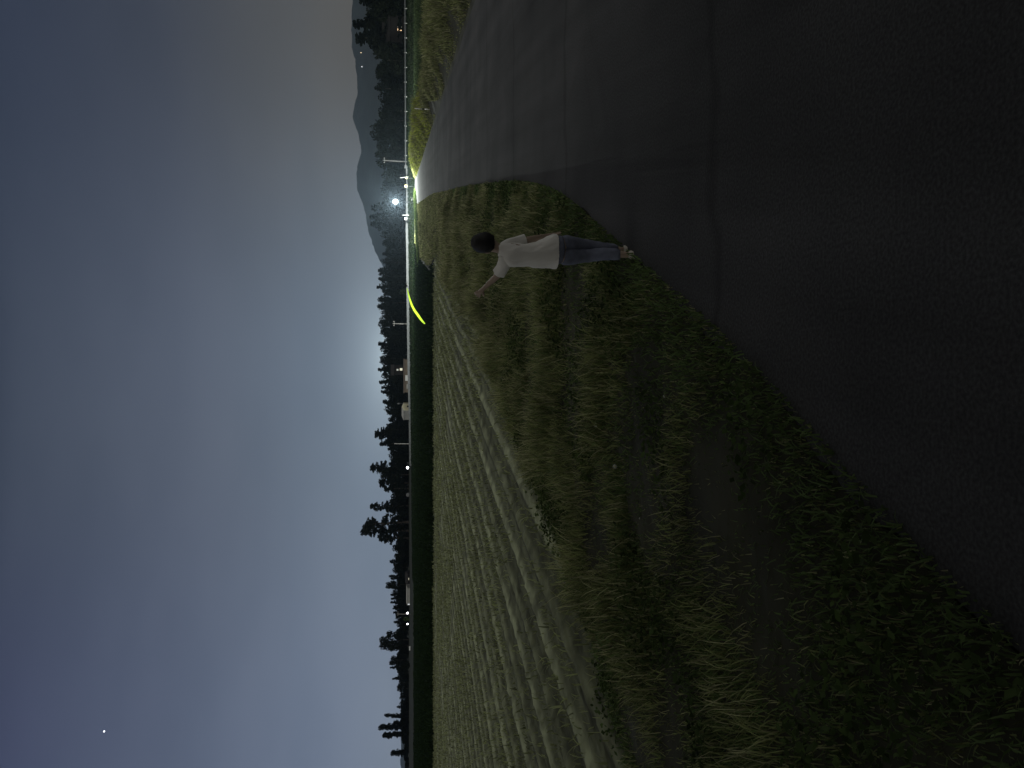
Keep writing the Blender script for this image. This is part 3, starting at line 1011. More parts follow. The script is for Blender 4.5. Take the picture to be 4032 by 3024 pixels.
# added tree, out of view, whose crown darkens the near road
def added_shade_tree():
    t = empty('added_shade_tree', (-6.2, -5.5, -0.05), 'added unseen tree shading the near end of the road', 'tree')
    rg = np.random.default_rng(55)
    cents, rads, per = [], [], []
    for i in range(380):
        a = rg.uniform(0, 6.28)
        q = math.sqrt(rg.random())
        c = Vector((6.4 + 14.0 * q * math.cos(a), 3.4 + 9.6 * q * math.sin(a), 8.4 + 0.05 * 9.6 * q * math.sin(a) + rg.uniform(-0.8, 1.6) * (1 - 0.5 * q)))
        cents.append(tuple(c))
        rads.append(rg.uniform(0.9, 1.5))
        per.append(190)
    V, F = leaf_cloud(cents, rads, per, 0.16, rg, 0.75)
    np_obj('crown', V, F, M['leaf'], t)
    mb = MB()
    mb.tube([(0, 0, -0.1), (0.3, 0.2, 2.2), (1.0, 0.6, 4.4), (2.4, 1.2, 6.4)], [0.42, 0.33, 0.28, 0.18], 12)
    for c in cents[::8]:
        mb.tube([(1.0, 0.6, 4.4), (1.0 + (c[0] - 1) * 0.45, 0.6 + (c[1] - .6) * 0.45, 5.9 + 0.3 * (c[2] - 7.9)), c], [0.15, 0.09, 0.02], 6)
    mb.build('trunk', M['bark'], t, True)


added_shade_tree()


def build_shade_hedge():  # added hedge, out of view, keeps low sky light off the near ground
    t = empty('added_shade_hedge', (0, -11, -0.05), 'added unseen hedge behind the camera, blocking sky light', 'hedge')
    rg = np.random.default_rng(91)
    cents, rads, per = [], [], []
    for i in range(330):
        cents.append((rg.uniform(-30, 26), rg.uniform(-1.3, 1.3), rg.uniform(0.4, 4.4)))
        rads.append(rg.uniform(0.8, 1.2))
        per.append(80)
    V, F = leaf_cloud(cents, rads, per, 0.20, rg, 0.9)
    np_obj('foliage', V, F, M['leaf'], t)
    mb = MB()
    for x_ in np.arange(-29, 26, 2.4):
        mb.tube([(x_, 0, -0.05), (x_ + 0.2, 0.1, 2.5), (x_ - 0.1, 0, 3.8)], [0.10, 0.07, 0.03], 6)
    mb.build('stems', M['bark'], t, True)


build_shade_hedge()

# ---------------------------------------------------------------- lamps
def lamp_globe(mb, c, r):
    return mb.ball(c, r, seg=12, rows=8)


def street_lamp(base, zlamp, r, colr, strength, label, pole_r=0.06):
    t = empty('street_lamp', base, label, 'street lamp', 'lit lamps')
    MB().tube([(0, 0, -0.05), (0, 0, 0.5), (0, 0, zlamp - r * 1.3)], [pole_r * 1.2, pole_r, pole_r * 0.8], 10).build('pole', M['steel'], t, True)
    MB().tube([(0, 0, zlamp - r * 1.35), (0, 0, zlamp - r * 0.85)], [pole_r * 1.2, r * 0.55], 12).build('collar', M['steel'], t, True)
    gm = bpy.data.materials.new('clear_lamp_globe')
    gm.use_nodes = True
    gm.cycles.emission_sampling = 'NONE'
    tr_ = gm.node_tree
    tr_.nodes.clear()
    a_, e_, d_, o_ = N(tr_, 'ShaderNodeAddShader'), N(tr_, 'ShaderNodeEmission'), N(tr_, 'ShaderNodeBsdfTransparent'), N(tr_, 'ShaderNodeOutputMaterial')
    e_.inputs[0].default_value = (*colr, 1)
    e_.inputs[1].default_value = 6.0
    tr_.links.new(e_.outputs[0], a_.inputs[0])
    tr_.links.new(d_.outputs[0], a_.inputs[1])
    tr_.links.new(a_.outputs[0], o_.inputs['Surface'])
    lamp_globe(MB(), (0, 0, zlamp), r).build('lamp_globe', gm, t, True)
    ld = bpy.data.lights.new('lamp_bulb', 'POINT')
    ld.energy = strength
    ld.color = colr
    ld.shadow_soft_size = r * 0.5
    lo = bpy.data.objects.new('lamp_bulb', ld)
    lo.location = (0, 0, zlamp)
    link(lo, t)
    MB().tube([(0, 0, zlamp + r * 0.96), (0, 0, zlamp + r * 1.12)], [r * 0.5, r * 0.15], 12).build('cap', M['steel'], t, True)
    return t


LB = at(1634, 797, 140)
LP = at(1557, 793, 140)
lamp = street_lamp((LB.x, 140, 0), LP.z, 0.44, (0.93, 1.0, 0.93), 62000, 'brilliant white street lamp on a thin pole at the road end', 0.07)

for (X, Y, D, r, s, lab) in ((1612, 1842, 300, 0.44, 14, 'single white floodlight under the ragged open tree'),
                             (1617, 2414, 300, 0.40, 12, 'larger of the paired white floodlights, below the utility pole'),
                             (1620, 2456, 300, 0.30, 10, 'smaller of the paired white floodlights, beside the green bush')):
    p = at(X, Y, D)
    t = empty('floodlight', (p.x, D, 0), lab, 'floodlight', 'lit lamps')
    zl = max(0.75, p.z)
    MB().tube([(0, 0, -0.05), (0, 0, zl - r)], [0.09, 0.07], 8).build('post', M['steel'], t, True)
    MB().box(-r * 0.8, r * 0.8, r * 0.55, r * 0.9, zl - r, zl + r, 0.03).build('housing', M['steel'], t)
    MB().ball((0, 0, zl), r * 0.95, sy=0.55).build('lens', glowmat('floodlight_glow', (0.95, 0.95, 1.0), s), t, True)


# ---------------------------------------------------------------- wall, guardrail, posts along the cross road
def wall_piece(pts_px, D, th, hgt_px):
    v, f = [], []
    for (X, Y) in pts_px:
        a = at(X, Y, D)
        zb = bank_top(a.x) - 0.12
        for (yy, zz) in ((D - th / 2, zb), (D - th / 2, a.z), (D + th / 2, a.z), (D + th / 2, zb)):
            v.append((a.x, yy, zz))
    for i in range(len(pts_px) - 1):
        for k in range(4):
            j = (k + 1) % 4
            f.append((i * 4 + k, i * 4 + j, (i + 1) * 4 + j, (i + 1) * 4 + k))
    f.append((3, 2, 1, 0))
    q = (len(pts_px) - 1) * 4
    f.append((q, q + 1, q + 2, q + 3))
    return v, f


wp = [(1599 + 0.0, 662), (1602, 720), (1600, 800), (1599, 900), (1601, 1000), (1602, 1150), (1604, 1300), (1606, 1450), (1609, 1580), (1611, 1640), (1612, 1750), (1614, 1835)]
v, f = wall_piece(wp, 159.5, 0.3, 8)
wt = empty('concrete_wall', (0, 0, 0), 'long pale concrete wall along the bank past the street lamp', 'wall')
mesh_obj('wall_body', v, f, M['concrete'], wt)
mb = MB()
for i in range(len(wp) - 1):
    a, b = at(*wp[i], 159.5), at(*wp[i + 1], 159.5)
    mb.add([(a.x, 159.28, a.z + .002), (b.x, 159.28, b.z + .002), (b.x, 159.28, b.z + 0.08), (a.x, 159.28, a.z + 0.08),
            (a.x, 159.72, a.z + .002), (b.x, 159.72, b.z + .002), (b.x, 159.72, b.z + 0.08), (a.x, 159.72, a.z + 0.08)],
           [(0, 1, 2, 3), (5, 4, 7, 6), (3, 2, 6, 7), (1, 0, 4, 5)] + ([(0, 3, 7, 4)] if i == 0 else []) + ([(1, 5, 6, 2)] if i == len(wp) - 2 else []))
mb.build('coping', M['concrete'], wt)

gt = empty('guardrail', (0, 0, 0), 'white steel guardrail on posts along the bank past the marker post', 'guardrail')
gp = [(1592 + 0.004 * (Y - 0), Y) for Y in (-220, -100, 0, 120, 240, 360, 480, 560, 652)]
D = 159.5
pr_ = [at(X, Y, D) for X, Y in gp]
mb = MB()
prof = [(0.0, 0.08), (-0.05, 0.11), (-0.05, 0.17), (0.0, 0.21), (-0.05, 0.25), (-0.05, 0.31), (0.0, 0.34), (0.03, 0.34), (0.03, 0.08)]
mb.loft([[(p.x, D + a, p.z - 0.34 + b) for a, b in prof] for p in pr_])
mb.build('rail', M['steel'], gt)
for Y in range(-200, 660, 58):
    p = at(float(np.interp(Y, [g[1] for g in gp], [g[0] for g in gp])), Y, D)
    MB().tube([(p.x, D + 0.10, bank_top(p.x) - 0.15), (p.x, D + 0.10, p.z + 0.03)], 0.07, 8).build('post', M['white_paint'], gt, True)
p = at(1600, 656, D)
MB().box(p.x - 0.35, p.x + 0.25, D - 0.12, D + 0.16, bank_top(p.x) - 0.1, p.z + 0.38, 0.03).build('end_block', M['concrete'], gt)


# white marker post by the road
b = gnd(1706, 431)
mh = at(1632, 431, b.y).z
t = empty('marker_post', (b.x, b.y, 0), 'slim white marker post with a dark middle band beside the road', 'marker post')
MB().tube([(0, 0, -0.05), (0, 0, mh * 0.47)], 0.032, 10).build('lower_pole', M['white_paint'], t, True)
MB().tube([(0, 0, mh * 0.472), (0, 0, mh * 0.60)], 0.033, 10).build('dark_band', M['dark_paint'], t, True)
MB().tube([(0, 0, mh * 0.602), (0, 0, mh - 0.04), (0, 0, mh)], [0.032, 0.032, 0.012], 10).build('upper_pole', M['white_paint'], t, True)

# yellow reflector discs and thin posts about the junction
for (X, Y, D, s, m, lab) in ((1600, 701, 154, 0.22, 'yellow_disc', 'smaller yellow reflector disc on a stake beside the leaning post'),
                             (1598, 733, 154, 0.30, 'yellow_disc', 'larger yellow reflector disc on a stake nearest the street lamp'),
                             (1597, 861, 156, 0.26, 'white_paint', 'round white reflector on a stake above the pale wall')):
    p = at(X, Y, D)
    zb = bank_z(p.x, D)
    t = empty('reflector', (p.x, D, zb), lab, 'reflector')
    MB().tube([(0, 0.06, -0.1), (0, 0.06, p.z - zb)], 0.035, 8).build('stake', M['steel'], t, True)
    MB().tube([(0, -0.015, p.z - zb), (0, 0.022, p.z - zb)], s, 16).build('disc', M[m], t)
for (X0, X1, Y0, Y1, lab) in ((1576, 1608, 700, 696, 'thin pale post leaning beside the yellow reflector'), (1585, 1604, 847, 847, 'short pale post over the concrete wall near the lamp')):
    D = 157.5
    a, b = at(X1, Y1, D), at(X0, Y0, D)
    zb = bank_z(a.x, D)
    t = empty('thin_post', (a.x, D, zb), lab, 'post')
    MB().tube([(0, 0, -0.1), (b.x - a.x, 0, b.z - zb)], [0.07, 0.06], 8).build('shaft', M['white_paint'], t, True)
    MB().tube([(b.x - a.x, 0, b.z - zb), (b.x - a.x, 0, b.z - zb + 0.12)], [0.09, 0.05], 8).build('cap', M['steel'], t, True)
# white cabinet by the lamp
D = 138.5
a, b = at(1641, 784, D), at(1621, 784, D)
t = empty('roadside_cabinet', (a.x, D, 0), 'narrow white cabinet standing at the foot of the street lamp', 'cabinet')
MB().box(-0.2, 0.2, -0.18, 0.18, 0.02, b.z, 0.02).build('body', M['white_paint'], t)
MB().box(-0.15, 0.15, -0.20, -0.183, 0.12, b.z - 0.08).build('door', M['white_paint'], t)
MB().box(-0.26, 0.26, -0.24, 0.24, b.z + 0.003, b.z + 0.07, 0.015).build('lid', M['steel'], t)

# utility poles
for (Xt, Xb, Yt, Yb, D, lab, arm) in ((1508, 1606, 631, 637, 172, 'tall bent utility pole behind the guardrail end', 1), (1546, 1606, 1274, 1276, 178, 'slim utility pole standing past the green light trail', 1),
                                      (1552, 1614, 1747, 1748, 178, 'dim utility pole between the cream shed and floodlight', 0), (1563, 1612, 2416, 2419, 250, 'utility pole rising over the paired floodlights', 1)):
    a, b = at(Xb, Yb, D), at(Xt, Yt, D)
    t = empty('utility_pole', (a.x, D, 0), lab, 'utility pole')
    bx_ = b.x - a.x
    zt = b.z
    MB().tube([(0, 0, -0.1), (bx_ * 0.3, 0, zt * 0.5), (bx_ * 0.6, 0, zt * 0.85), (bx_, 0, zt)], [0.14, 0.12, 0.10, 0.09], 8).build('pole', M['wood_pole'], t, True)
    if arm:
        MB().box(-0.6 + bx_, 0.6 + bx_, -0.05, 0.05, zt - 0.42, zt - 0.30).build('crossarm', M['wood_pole'], t)
        for k in (-0.5, 0.5):
            MB().tube([(k + bx_, 0, zt - 0.298), (k + bx_, 0, zt - 0.14)], [0.05, 0.035], 8).build('insulator', M['white_paint'], t, True)


# ---------------------------------------------------------------- buildings
def gable_house(name, X0, X1, Y0, Y1, D, depth, label, cat, wall, rise, windows=(), door=None, mroof='roof', end=None, zbase=0.0):
    """front wall between photo columns Y0..Y1 (Y0 > Y1), eaves at X0; windows: (fx0, fx1, fz0, fz1, material)"""
    a, b = at(X0, Y0, D), at(X0, Y1, D)
    wd, hgt = b.x - a.x, a.z
    t = empty(name, (a.x, D, 0), label, cat)
    MB().box(0, wd, 0, depth, -0.05, hgt).build('wall', M[wall], t)
    e = 0.25
    rv = [(-e, -e, hgt + .004), (wd + e, -e, hgt + .004), (wd + e, depth + e, hgt + .004), (-e, depth + e, hgt + .004), (-e, depth / 2, hgt + rise), (wd + e, depth / 2, hgt + rise)]
    MB().add(rv, [(0, 1, 5, 4), (2, 3, 4, 5), (0, 4, 3), (1, 2, 5), (3, 2, 1, 0)]).build('roof', M[mroof], t)
    for (fx0, fx1, fz0, fz1, mm) in windows:
        fr = MB().box(wd * fx0, wd * fx1, -0.06, -0.004, hgt * fz0, hgt * fz1).build('window', M['brown_wall'] if mm != 'white_paint' else M['white_paint'], t)
        MB().box(wd * fx0 + 0.06, wd * fx1 - 0.06, -0.075, -0.063, hgt * fz0 + 0.06, hgt * fz1 - 0.06).build('pane', M[mm], fr)
    if door:
        MB().box(wd * door[0], wd * door[1], -0.05, -0.004, 0.0, hgt * door[2]).build('door', M[door[3]], t)
    return t


M['warm_window'] = glowmat('warm_lit_window', (1.0, 0.62, 0.30), 1.6)
M['pale_window'] = glowmat('pale_lit_window', (0.95, 0.9, 0.62), 0.55)
M['dim_window'] = glowmat('dim_lit_window', (0.85, 0.9, 0.75), 0.20)
M['white_door'] = glowmat('lit_doorway', (0.8, 0.85, 0.95), 0.5)
gable_house('farmhouse', 1535, 1600, 165, 60, 206, 7, 'dark farmhouse with an orange lit window among the conifers', 'house', 'dark_timber', 2.2, [(0.43, 0.53, 0.45, 0.66, 'warm_window'), (0.56, 0.60, 0.45, 0.66, 'dim_window')], None, 'dark_timber')
gable_house('long_barn', 1592, 1612, 1545, 1415, 235, 7, 'long low brown barn with pale door panels behind the wall', 'barn', 'brown_wall', 0.25, [(0.35, 0.52, 0.30, 0.86, 'white_paint'), (0.10, 0.26, 0.30, 0.70, 'grey_wall')], None, 'brown_wall')
gable_house('hill_house', 1552, 1600, 1475, 1438, 262, 6, 'dark house with two pale lit windows over the brown barn', 'house', 'dark_timber', 1.2, [(0.40, 0.62, 0.72, 0.86, 'dim_window'), (0.42, 0.70, 0.48, 0.66, 'pale_window')], None, 'dark_timber')
gable_house('white_shed', 1604, 1622, 2382, 2318, 285, 8, 'dim grey-white shed with a bright doorway beside the paired floodlights', 'shed', 'grey_wall', 0.4, [], (0.0, 0.07, 0.85, 'white_door'), 'grey_wall')
gable_house('cottage', 1606, 1622, 2300, 2262, 285, 6, 'small black cottage with one pale yellow window', 'cottage', 'dark_timber', 1.0, [(0.42, 0.66, 0.35, 0.75, 'pale_window')], None, 'dark_timber')

# the cream shed with its gable end turned to the lamp
D = 250.0
a, c, b = at(1590, 1653, D + 6), at(1590, 1616, D), at(1592, 1586, D + 3.4)
t = empty('cream_shed', (c.x, D, 0), 'cream shed with one small dark window lit by the lamp', 'shed')
zc = c.z + 0.05
A = Vector((a.x - c.x, a.y - c.y, 0))
B = Vector((b.x - c.x, b.y - c.y, 0))
up = Vector((0, 0, zc))
gab = B * 0.5 + Vector((0, 0, zc + 0.55))
bk = A
v = [Vector((0, 0, -.05)), B + Vector((0, 0, -.05)), B + up, gab, up]
v = v + [p + bk for p in v]
MB().add(v, [(0, 1, 2, 3, 4), (6, 5, 9, 8, 7), (1, 6, 7, 2)]).build('gable_wall', M['cream_wall'], t)
MB().add([(0, 0, -.05), A + Vector((0, 0, -.05)), A + up, up], [(0, 3, 2, 1)]).build('side_wall', M['grey_wall'], t)
o = Vector((0, 0, 0.004))
un = B.normalized() * 0.2
th = Vector((0, 0, 0.1))
rq = [up - un + o - Vector((0, 0, .06)), gab + o, gab + A + o, up + A - un + o - Vector((0, 0, .06)), B + up + un + o - Vector((0, 0, .06)), B + up + A + un + o - Vector((0, 0, .06))]
rq2 = [p + th for p in rq]
MB().add(rq + rq2, [(6, 7, 8, 9), (7, 10, 11, 8), (0, 3, 2, 1), (1, 2, 5, 4), (0, 1, 7, 6), (1, 4, 10, 7), (3, 9, 8, 2), (2, 8, 11, 5), (0, 6, 9, 3), (4, 5, 11, 10)]).build('roof', M['grey_wall'], t)
nrm = Vector((B.y, -B.x, 0)).normalized()
wq = [B * 0.40 + nrm * 0.03, B * 0.62 + nrm * 0.03]
wz0, wz1 = zc * 0.22, zc * 0.52
wv = [wq[0] + Vector((0, 0, wz0)), wq[1] + Vector((0, 0, wz0)), wq[1] + Vector((0, 0, wz1)), wq[0] + Vector((0, 0, wz1))]
wv += [p - nrm * 0.026 for p in wv]
MB().add(wv, [(0, 1, 2, 3), (0, 4, 5, 1), (1, 5, 6, 2), (2, 6, 7, 3), (3, 7, 4, 0)]).build('window', M['dark_glass'], t)
p0, p1 = at(1592, 1589, D - 3), at(1570, 1588, D - 3)
t = empty('yard_lamp', (p0.x, D - 3, 0), 'unlit grey yard lamp on a pole beside the cream shed', 'lamp')
MB().tube([(0, 0, -.05), (0, 0, p1.z - 0.1)], [0.07, 0.05], 8).build('pole', M['steel'], t, True)
MB().ball((0, 0, p1.z), 0.28, sz=1.6).build('lamp_head', M['concrete'], t, True)

# parked white things in the far yard
p = at(1618, 1948, 300)
t = empty('white_tank', (p.x, 300, 0), 'small dim white tank below the dark trees past the single floodlight', 'tank')
MB().tube([(0, 0, 0.0), (0, 0, 0.15), (0, 0, 0.95), (0, 0, 1.25)], [0.75, 0.8, 0.8, 0.35], 16).build('tank_body', M['concrete'], t, True)
MB().tube([(0, 0, 1.25), (0, 0, 1.36)], [0.3, 0.28], 12).build('lid', M['steel'], t, True)
p = at(1628, 2552, 240)
t = empty('water_trough', (p.x, 240, 0), 'small pale water trough under the bushy round tree', 'trough')
MB().box(-0.6, 0.6, -0.3, 0.3, 0.15, 0.5, 0.04).build('basin', M['white_paint'], t)
for k in (-0.45, 0.45):
    MB().box(k - 0.06, k + 0.06, -0.25, 0.25, -0.02, 0.149).build('leg', M['concrete'], t)
# green shrub between the paired floodlights
p = at(1612, 2436, 298)
V, F, _c = crown_mesh('round', 77)
t = empty('shrub', (p.x, 298, -0.05), 'green shrub lit between the paired floodlights', 'shrub')
V = V * np.array([2.2, 2.2, 2.6])
np_obj('foliage', V, F, M['grass_green'], t)
MB().tube([(0, 0, -0.02), (0, 0, 1.0)], [0.06, 0.02], 6).build('stem', M['bark'], t, True)
# shrubs on the dark paddock edge
for (X, Y, D, hh, lab) in ((1595, 1150, 165, 2.1, 'dim round shrub behind the wall past the green light trail'), (1624, 2620, 260, 3.2, 'grey shrub in front of the dark row near the trough')):
    p = at(X, Y, D)
    V, F, _c = crown_mesh('round', int(Y))
    t = empty('shrub', (p.x, D, bank_z(p.x, D) if D < 171 else -0.05), lab, 'shrub')
    np_obj('foliage', V * np.array([hh * 1.1, hh * 1.1, hh]), F, M['leaf'], t)
    MB().tube([(0, 0, -0.05), (0, 0, hh * 0.4)], [0.06, 0.02], 6).build('stem', M['bark'], t, True)


# two lit lamps on the mountain side
def hill_hit(X, Y):
    d = ray(X, Y)
    d = d / d.y
    D = 3610.0
    while D < 5600:
        p = EYE + d * D
        if p.z <= hill_z(p.x / D, D):
            return p
        D += 2
    return EYE + d * 5400


for (X, Y, c, s, lab) in ((1422, 209, (1.0, 0.72, 0.38), 5.0, 'orange hillside lamp on the far mountain'), (1425, 264, (0.95, 0.98, 1.0), 4.0, 'white hillside lamp on the far mountain')):
    p = hill_hit(X, Y)
    t = empty('hillside_lamp', (p.x, p.y - 6, p.z - 10.5), lab, 'lamp', 'lit lamps')
    MB().tube([(0, 0, -3), (0, 0, 8.2)], [0.5, 0.3], 8).build('pole', M['steel'], t, True)
    MB().ball((0, 0, 10.5), 2.6).build('lamp_globe', glowmat('hill_lamp_glow', c, s), t, True)

# one bright star
sd = ray(410, 2880).normalized()
star = MB().ball(EYE + sd * 12000, 11.0, seg=10, rows=6).build('star', glowmat('star_glow', (0.9, 0.92, 1.0), 3.0))
tag(star, 'one bright white star alone in the dark sky', 'star')


# ---------------------------------------------------------------- green light trail shaped as a solid glowing tube close to the lens
FD = 0.55
fl = [at(X, Y, FD) for X, Y in ((1603, 1135), (1608, 1158), (1614, 1180), (1622, 1203), (1632, 1222), (1645, 1240), (1656, 1256), (1666, 1268), (1673, 1275))]
fb = fl[0]
t = empty('firefly_trail', fb, 'curved yellow-green light trail glowing over the dark field', 'firefly_trail')
loc = [p - fb for p in fl]
k = FD / FPX
FLM = glowmat('light_trail_glow', (0.62, 1.0, 0.035), 1.5)
ft = FLM.node_tree
fo = N(ft, 'ShaderNodeTexCoord')
fs = N(ft, 'ShaderNodeSeparateXYZ')
ft.links.new(fo.outputs['Generated'], fs.inputs[0])
fr_ = ramp(ft, fs.outputs[0], [(0.0, (0.75, 0.75, 0.75)), (0.25, (1.6, 1.6, 1.6)), (0.6, (1.5, 1.5, 1.5)), (0.85, (0.8, 0.8, 0.8)), (1.0, (0.45, 0.45, 0.45))], 'LINEAR')
ft.links.new(mth(ft, 'MULTIPLY', fr_, 1.1), ft.nodes['Principled BSDF'].inputs['Emission Strength'])
MB().tube(loc, [k * q for q in (1.8, 2.4, 3.0, 3.7, 4.3, 4.5, 4.2, 3.4, 2.0)], 12).build('trail_tube', FLM, t, True)
hd = (loc[0] - loc[1]).normalized()
MB().ball(hd * (k * 9), k * 4, seg=10, rows=8).build('thorax', M['insect'], t, True)  # insect parts added at the end of the light trail
MB().ball(hd * (k * 17), k * 2.6, seg=10, rows=8).build('head', M['insect'], t, True)
sd_ = hd.cross(Vector((0, 1, 0))).normalized()
for s in (-1, 1):
    MB().tube([hd * (k * 19) + sd_ * s * k * 2, hd * (k * 25) + sd_ * s * k * 6], [k * 0.7, k * 0.35], 5).build('antenna', M['insect'], t, True)


# ---------------------------------------------------------------- white flowers and pale stones on the verge
for (X, Y, h, s, lab) in ((2420, 1836, 0.10, 0.022, 'white flower closest to the bare patch of the verge'), (2345, 1674, 0.22, 0.020, 'round white seed head on a stalk among the weeds'),
                          (2585, 2262, 0.05, 0.010, 'tiny glinting white flower in the dark grass'), (2615, 1560, 0.06, 0.012, 'small pinkish white flower between leaf clumps'), (2520, 2040, 0.07, 0.012, 'small white bloom in the green patch')):
    g = gnd(X, Y)
    p = at(X, Y, g.y - h * 2.0)
    zz = max(0.04, p.z)
    t = empty('wild_flower', (p.x, p.y, 0), lab, 'flower', 'white flowers on the verge')
    MB().tube([(0.01, 0, -0.03), (0, 0.004, zz * 0.5), (0, 0, zz)], [0.003, 0.0025, 0.002], 5).build('stem', M['grass_green'], t)
    mb = MB()
    for q in range(7):
        a = 2 * math.pi * q / 7
        dx, dz = math.cos(a), math.sin(a)
        mb.add([(0, -0.004, zz), (dx * s * .6 - dz * s * .3, -0.010, zz + dz * s * .6 + dx * s * .3), (dx * s * 1.2, -0.006, zz + dz * s * 1.2), (dx * s * .6 + dz * s * .3, -0.010, zz + dz * s * .6 - dx * s * .3)], [(0, 1, 2, 3)])
    mb.build('petals', M['petal'], t)
    MB().ball((0, -0.008, zz), s * 0.3, seg=8, rows=6).build('centre', M['yellow_disc'], t, True)


# ---------------------------------------------------------------- the person
PY = 6.62


def pp(X, Y, dy=0.0):
    return at(X, Y, PY + dy)


person = empty('person', (gnd(2480, 1000).x, PY, 0.0), 'person in a white t-shirt and jeans seen from behind, arm stretched out', 'person')
PB = Vector(person.location)
J = {}


def j(name, X, Y, dy, r):
    J[name] = (pp(X, Y, dy) - PB, r)


j('pelvis', 2180, 984, 0.0, (0.085, 0.075))
j('belly', 2110, 996, 0.0, (0.080, 0.070))
j('chest', 2030, 1000, 0.0, (0.092, 0.072))
j('neck0', 1978, 986, 0.0, (0.046, 0.046))
j('neck1', 1958, 974, 0.01, (0.040, 0.042))
j('head0', 1938, 964, 0.02, (0.062, 0.070))
j('head1', 1912, 957, 0.02, (0.078, 0.088))
j('head2', 1888, 955, 0.015, (0.068, 0.078))
j('nose', 1922, 955, 0.108, (0.011, 0.011))
j('shl', 1990, 1036, 0.0, (0.046, 0.044))
j('ell', 1955, 1090, 0.12, (0.033, 0.033))
j('wrl', 1908, 1132, 0.22, (0.022, 0.020))
j('pal', 1894, 1146, 0.25, (0.027, 0.015))
j('shr', 1990, 966, 0.02, (0.046, 0.044))
j('elr', 2085, 944, 0.05, (0.034, 0.033))
j('wrr', 2158, 928, 0.15, (0.022, 0.020))
j('par', 2178, 926, 0.18, (0.017, 0.027))
j('hil', 2205, 1012, 0.0, (0.068, 0.070))
j('knl', 2325, 1006, 0.07, (0.047, 0.050))
j('cal', 2370, 1000, 0.0, (0.046, 0.048))
j('anl', 2450, 1002, -0.06, (0.030, 0.032))
j('heel_l', 2474, 1004, -0.085, (0.028, 0.026))
j('tol', 2486, 1000, 0.05, (0.028, 0.018))
j('hir', 2205, 958, 0.0, (0.068, 0.070))
j('knr', 2325, 972, 0.11, (0.047, 0.050))
j('car', 2370, 978, 0.10, (0.046, 0.048))
j('anr', 2436, 984, 0.12, (0.030, 0.032))
j('heel_r', 2454, 984, 0.10, (0.028, 0.026))
j('tor', 2466, 976, 0.24, (0.028, 0.018))
E = [('pelvis', 'belly'), ('belly', 'chest'), ('chest', 'neck0'), ('neck0', 'neck1'), ('neck1', 'head0'), ('head0', 'head1'), ('head1', 'head2'), ('head0', 'nose'),
     ('chest', 'shl'), ('shl', 'ell'), ('ell', 'wrl'), ('wrl', 'pal'), ('chest', 'shr'), ('shr', 'elr'), ('elr', 'wrr'), ('wrr', 'par'),
     ('pelvis', 'hil'), ('hil', 'knl'), ('knl', 'cal'), ('cal', 'anl'), ('anl', 'heel_l'), ('heel_l', 'tol'), ('pelvis', 'hir'), ('hir', 'knr'), ('knr', 'car'), ('car', 'anr'), ('anr', 'heel_r'), ('heel_r', 'tor')]


def fingers(palm, wrist, spread, curl, pre):
    d = (J[palm][0] - J[wrist][0]).normalized()
    s = (spread - d * spread.dot(d)).normalized()
    c = d.cross(s)
    for i, (o, L) in enumerate(((-0.022, 0.050), (-0.008, 0.060), (0.007, 0.056), (0.020, 0.044))):
        b0 = J[palm][0] + d * 0.030 + s * o
        k1, k2 = '%s%da' % (pre, i), '%s%db' % (pre, i)
        J[k1] = (b0 + d * L * 0.5 + c * curl * L * 0.25 + s * o * 0.3, (0.0085, 0.0085))
        J[k2] = (b0 + d * L * 0.85 + c * curl * L * 0.85 + s * o * 0.4, (0.007, 0.007))
        E.append((palm, k1))
        E.append((k1, k2))
    J[pre + 'ta'] = (J[palm][0] + s * -0.040 + d * 0.006, (0.010, 0.010))
    J[pre + 'tb'] = (J[palm][0] + s * -0.050 + d * 0.034 + c * 0.010, (0.0085, 0.0085))
    E.append((palm, pre + 'ta'))
    E.append((pre + 'ta', pre + 'tb'))


fingers('pal', 'wrl', Vector((0.3, 0.1, 1.0)), 0.35, 'fl')
fingers('par', 'wrr', Vector((0.2, 1.0, 0.1)), 0.5, 'fr')
names = list(J)
me = bpy.data.meshes.new('body')
me.from_pydata([J[n_][0] for n_ in names], [(names.index(a), names.index(b)) for a, b in E], [])
body = bpy.data.objects.new('body', me)
link(body, person)
md = body.modifiers.new('skin', 'SKIN')
md.use_smooth_shade = True
for i, n_ in enumerate(names):
    sv = me.skin_vertices[0].data[i]
    sv.radius = J[n_][1]
    sv.use_root = (n_ == 'pelvis')
sub = body.modifiers.new('sub', 'SUBSURF')
sub.levels = sub.render_levels = 2
dg = bpy.context.evaluated_depsgraph_get()
ev = bpy.data.meshes.new_from_object(body.evaluated_get(dg))
body.modifiers.clear()
body.data = ev
ev.materials.clear()
ev.materials.append(M['skin'])


def oval(c, ax, ay, rx_, ry_, n_=20, wob_=0.0, ph=0.0):
    return [c + ax * math.cos(2 * math.pi * q / n_) * rx_ * (1 + wob_ * math.sin(5 * 2 * math.pi * q / n_ + ph)) + ay * math.sin(2 * math.pi * q / n_) * ry_ * (1 + wob_ * math.sin(5 * 2 * math.pi * q / n_ + ph)) for q in range(n_)]


AX, AY = Vector((1, 0, 0)), Vector((0, 1, 0))
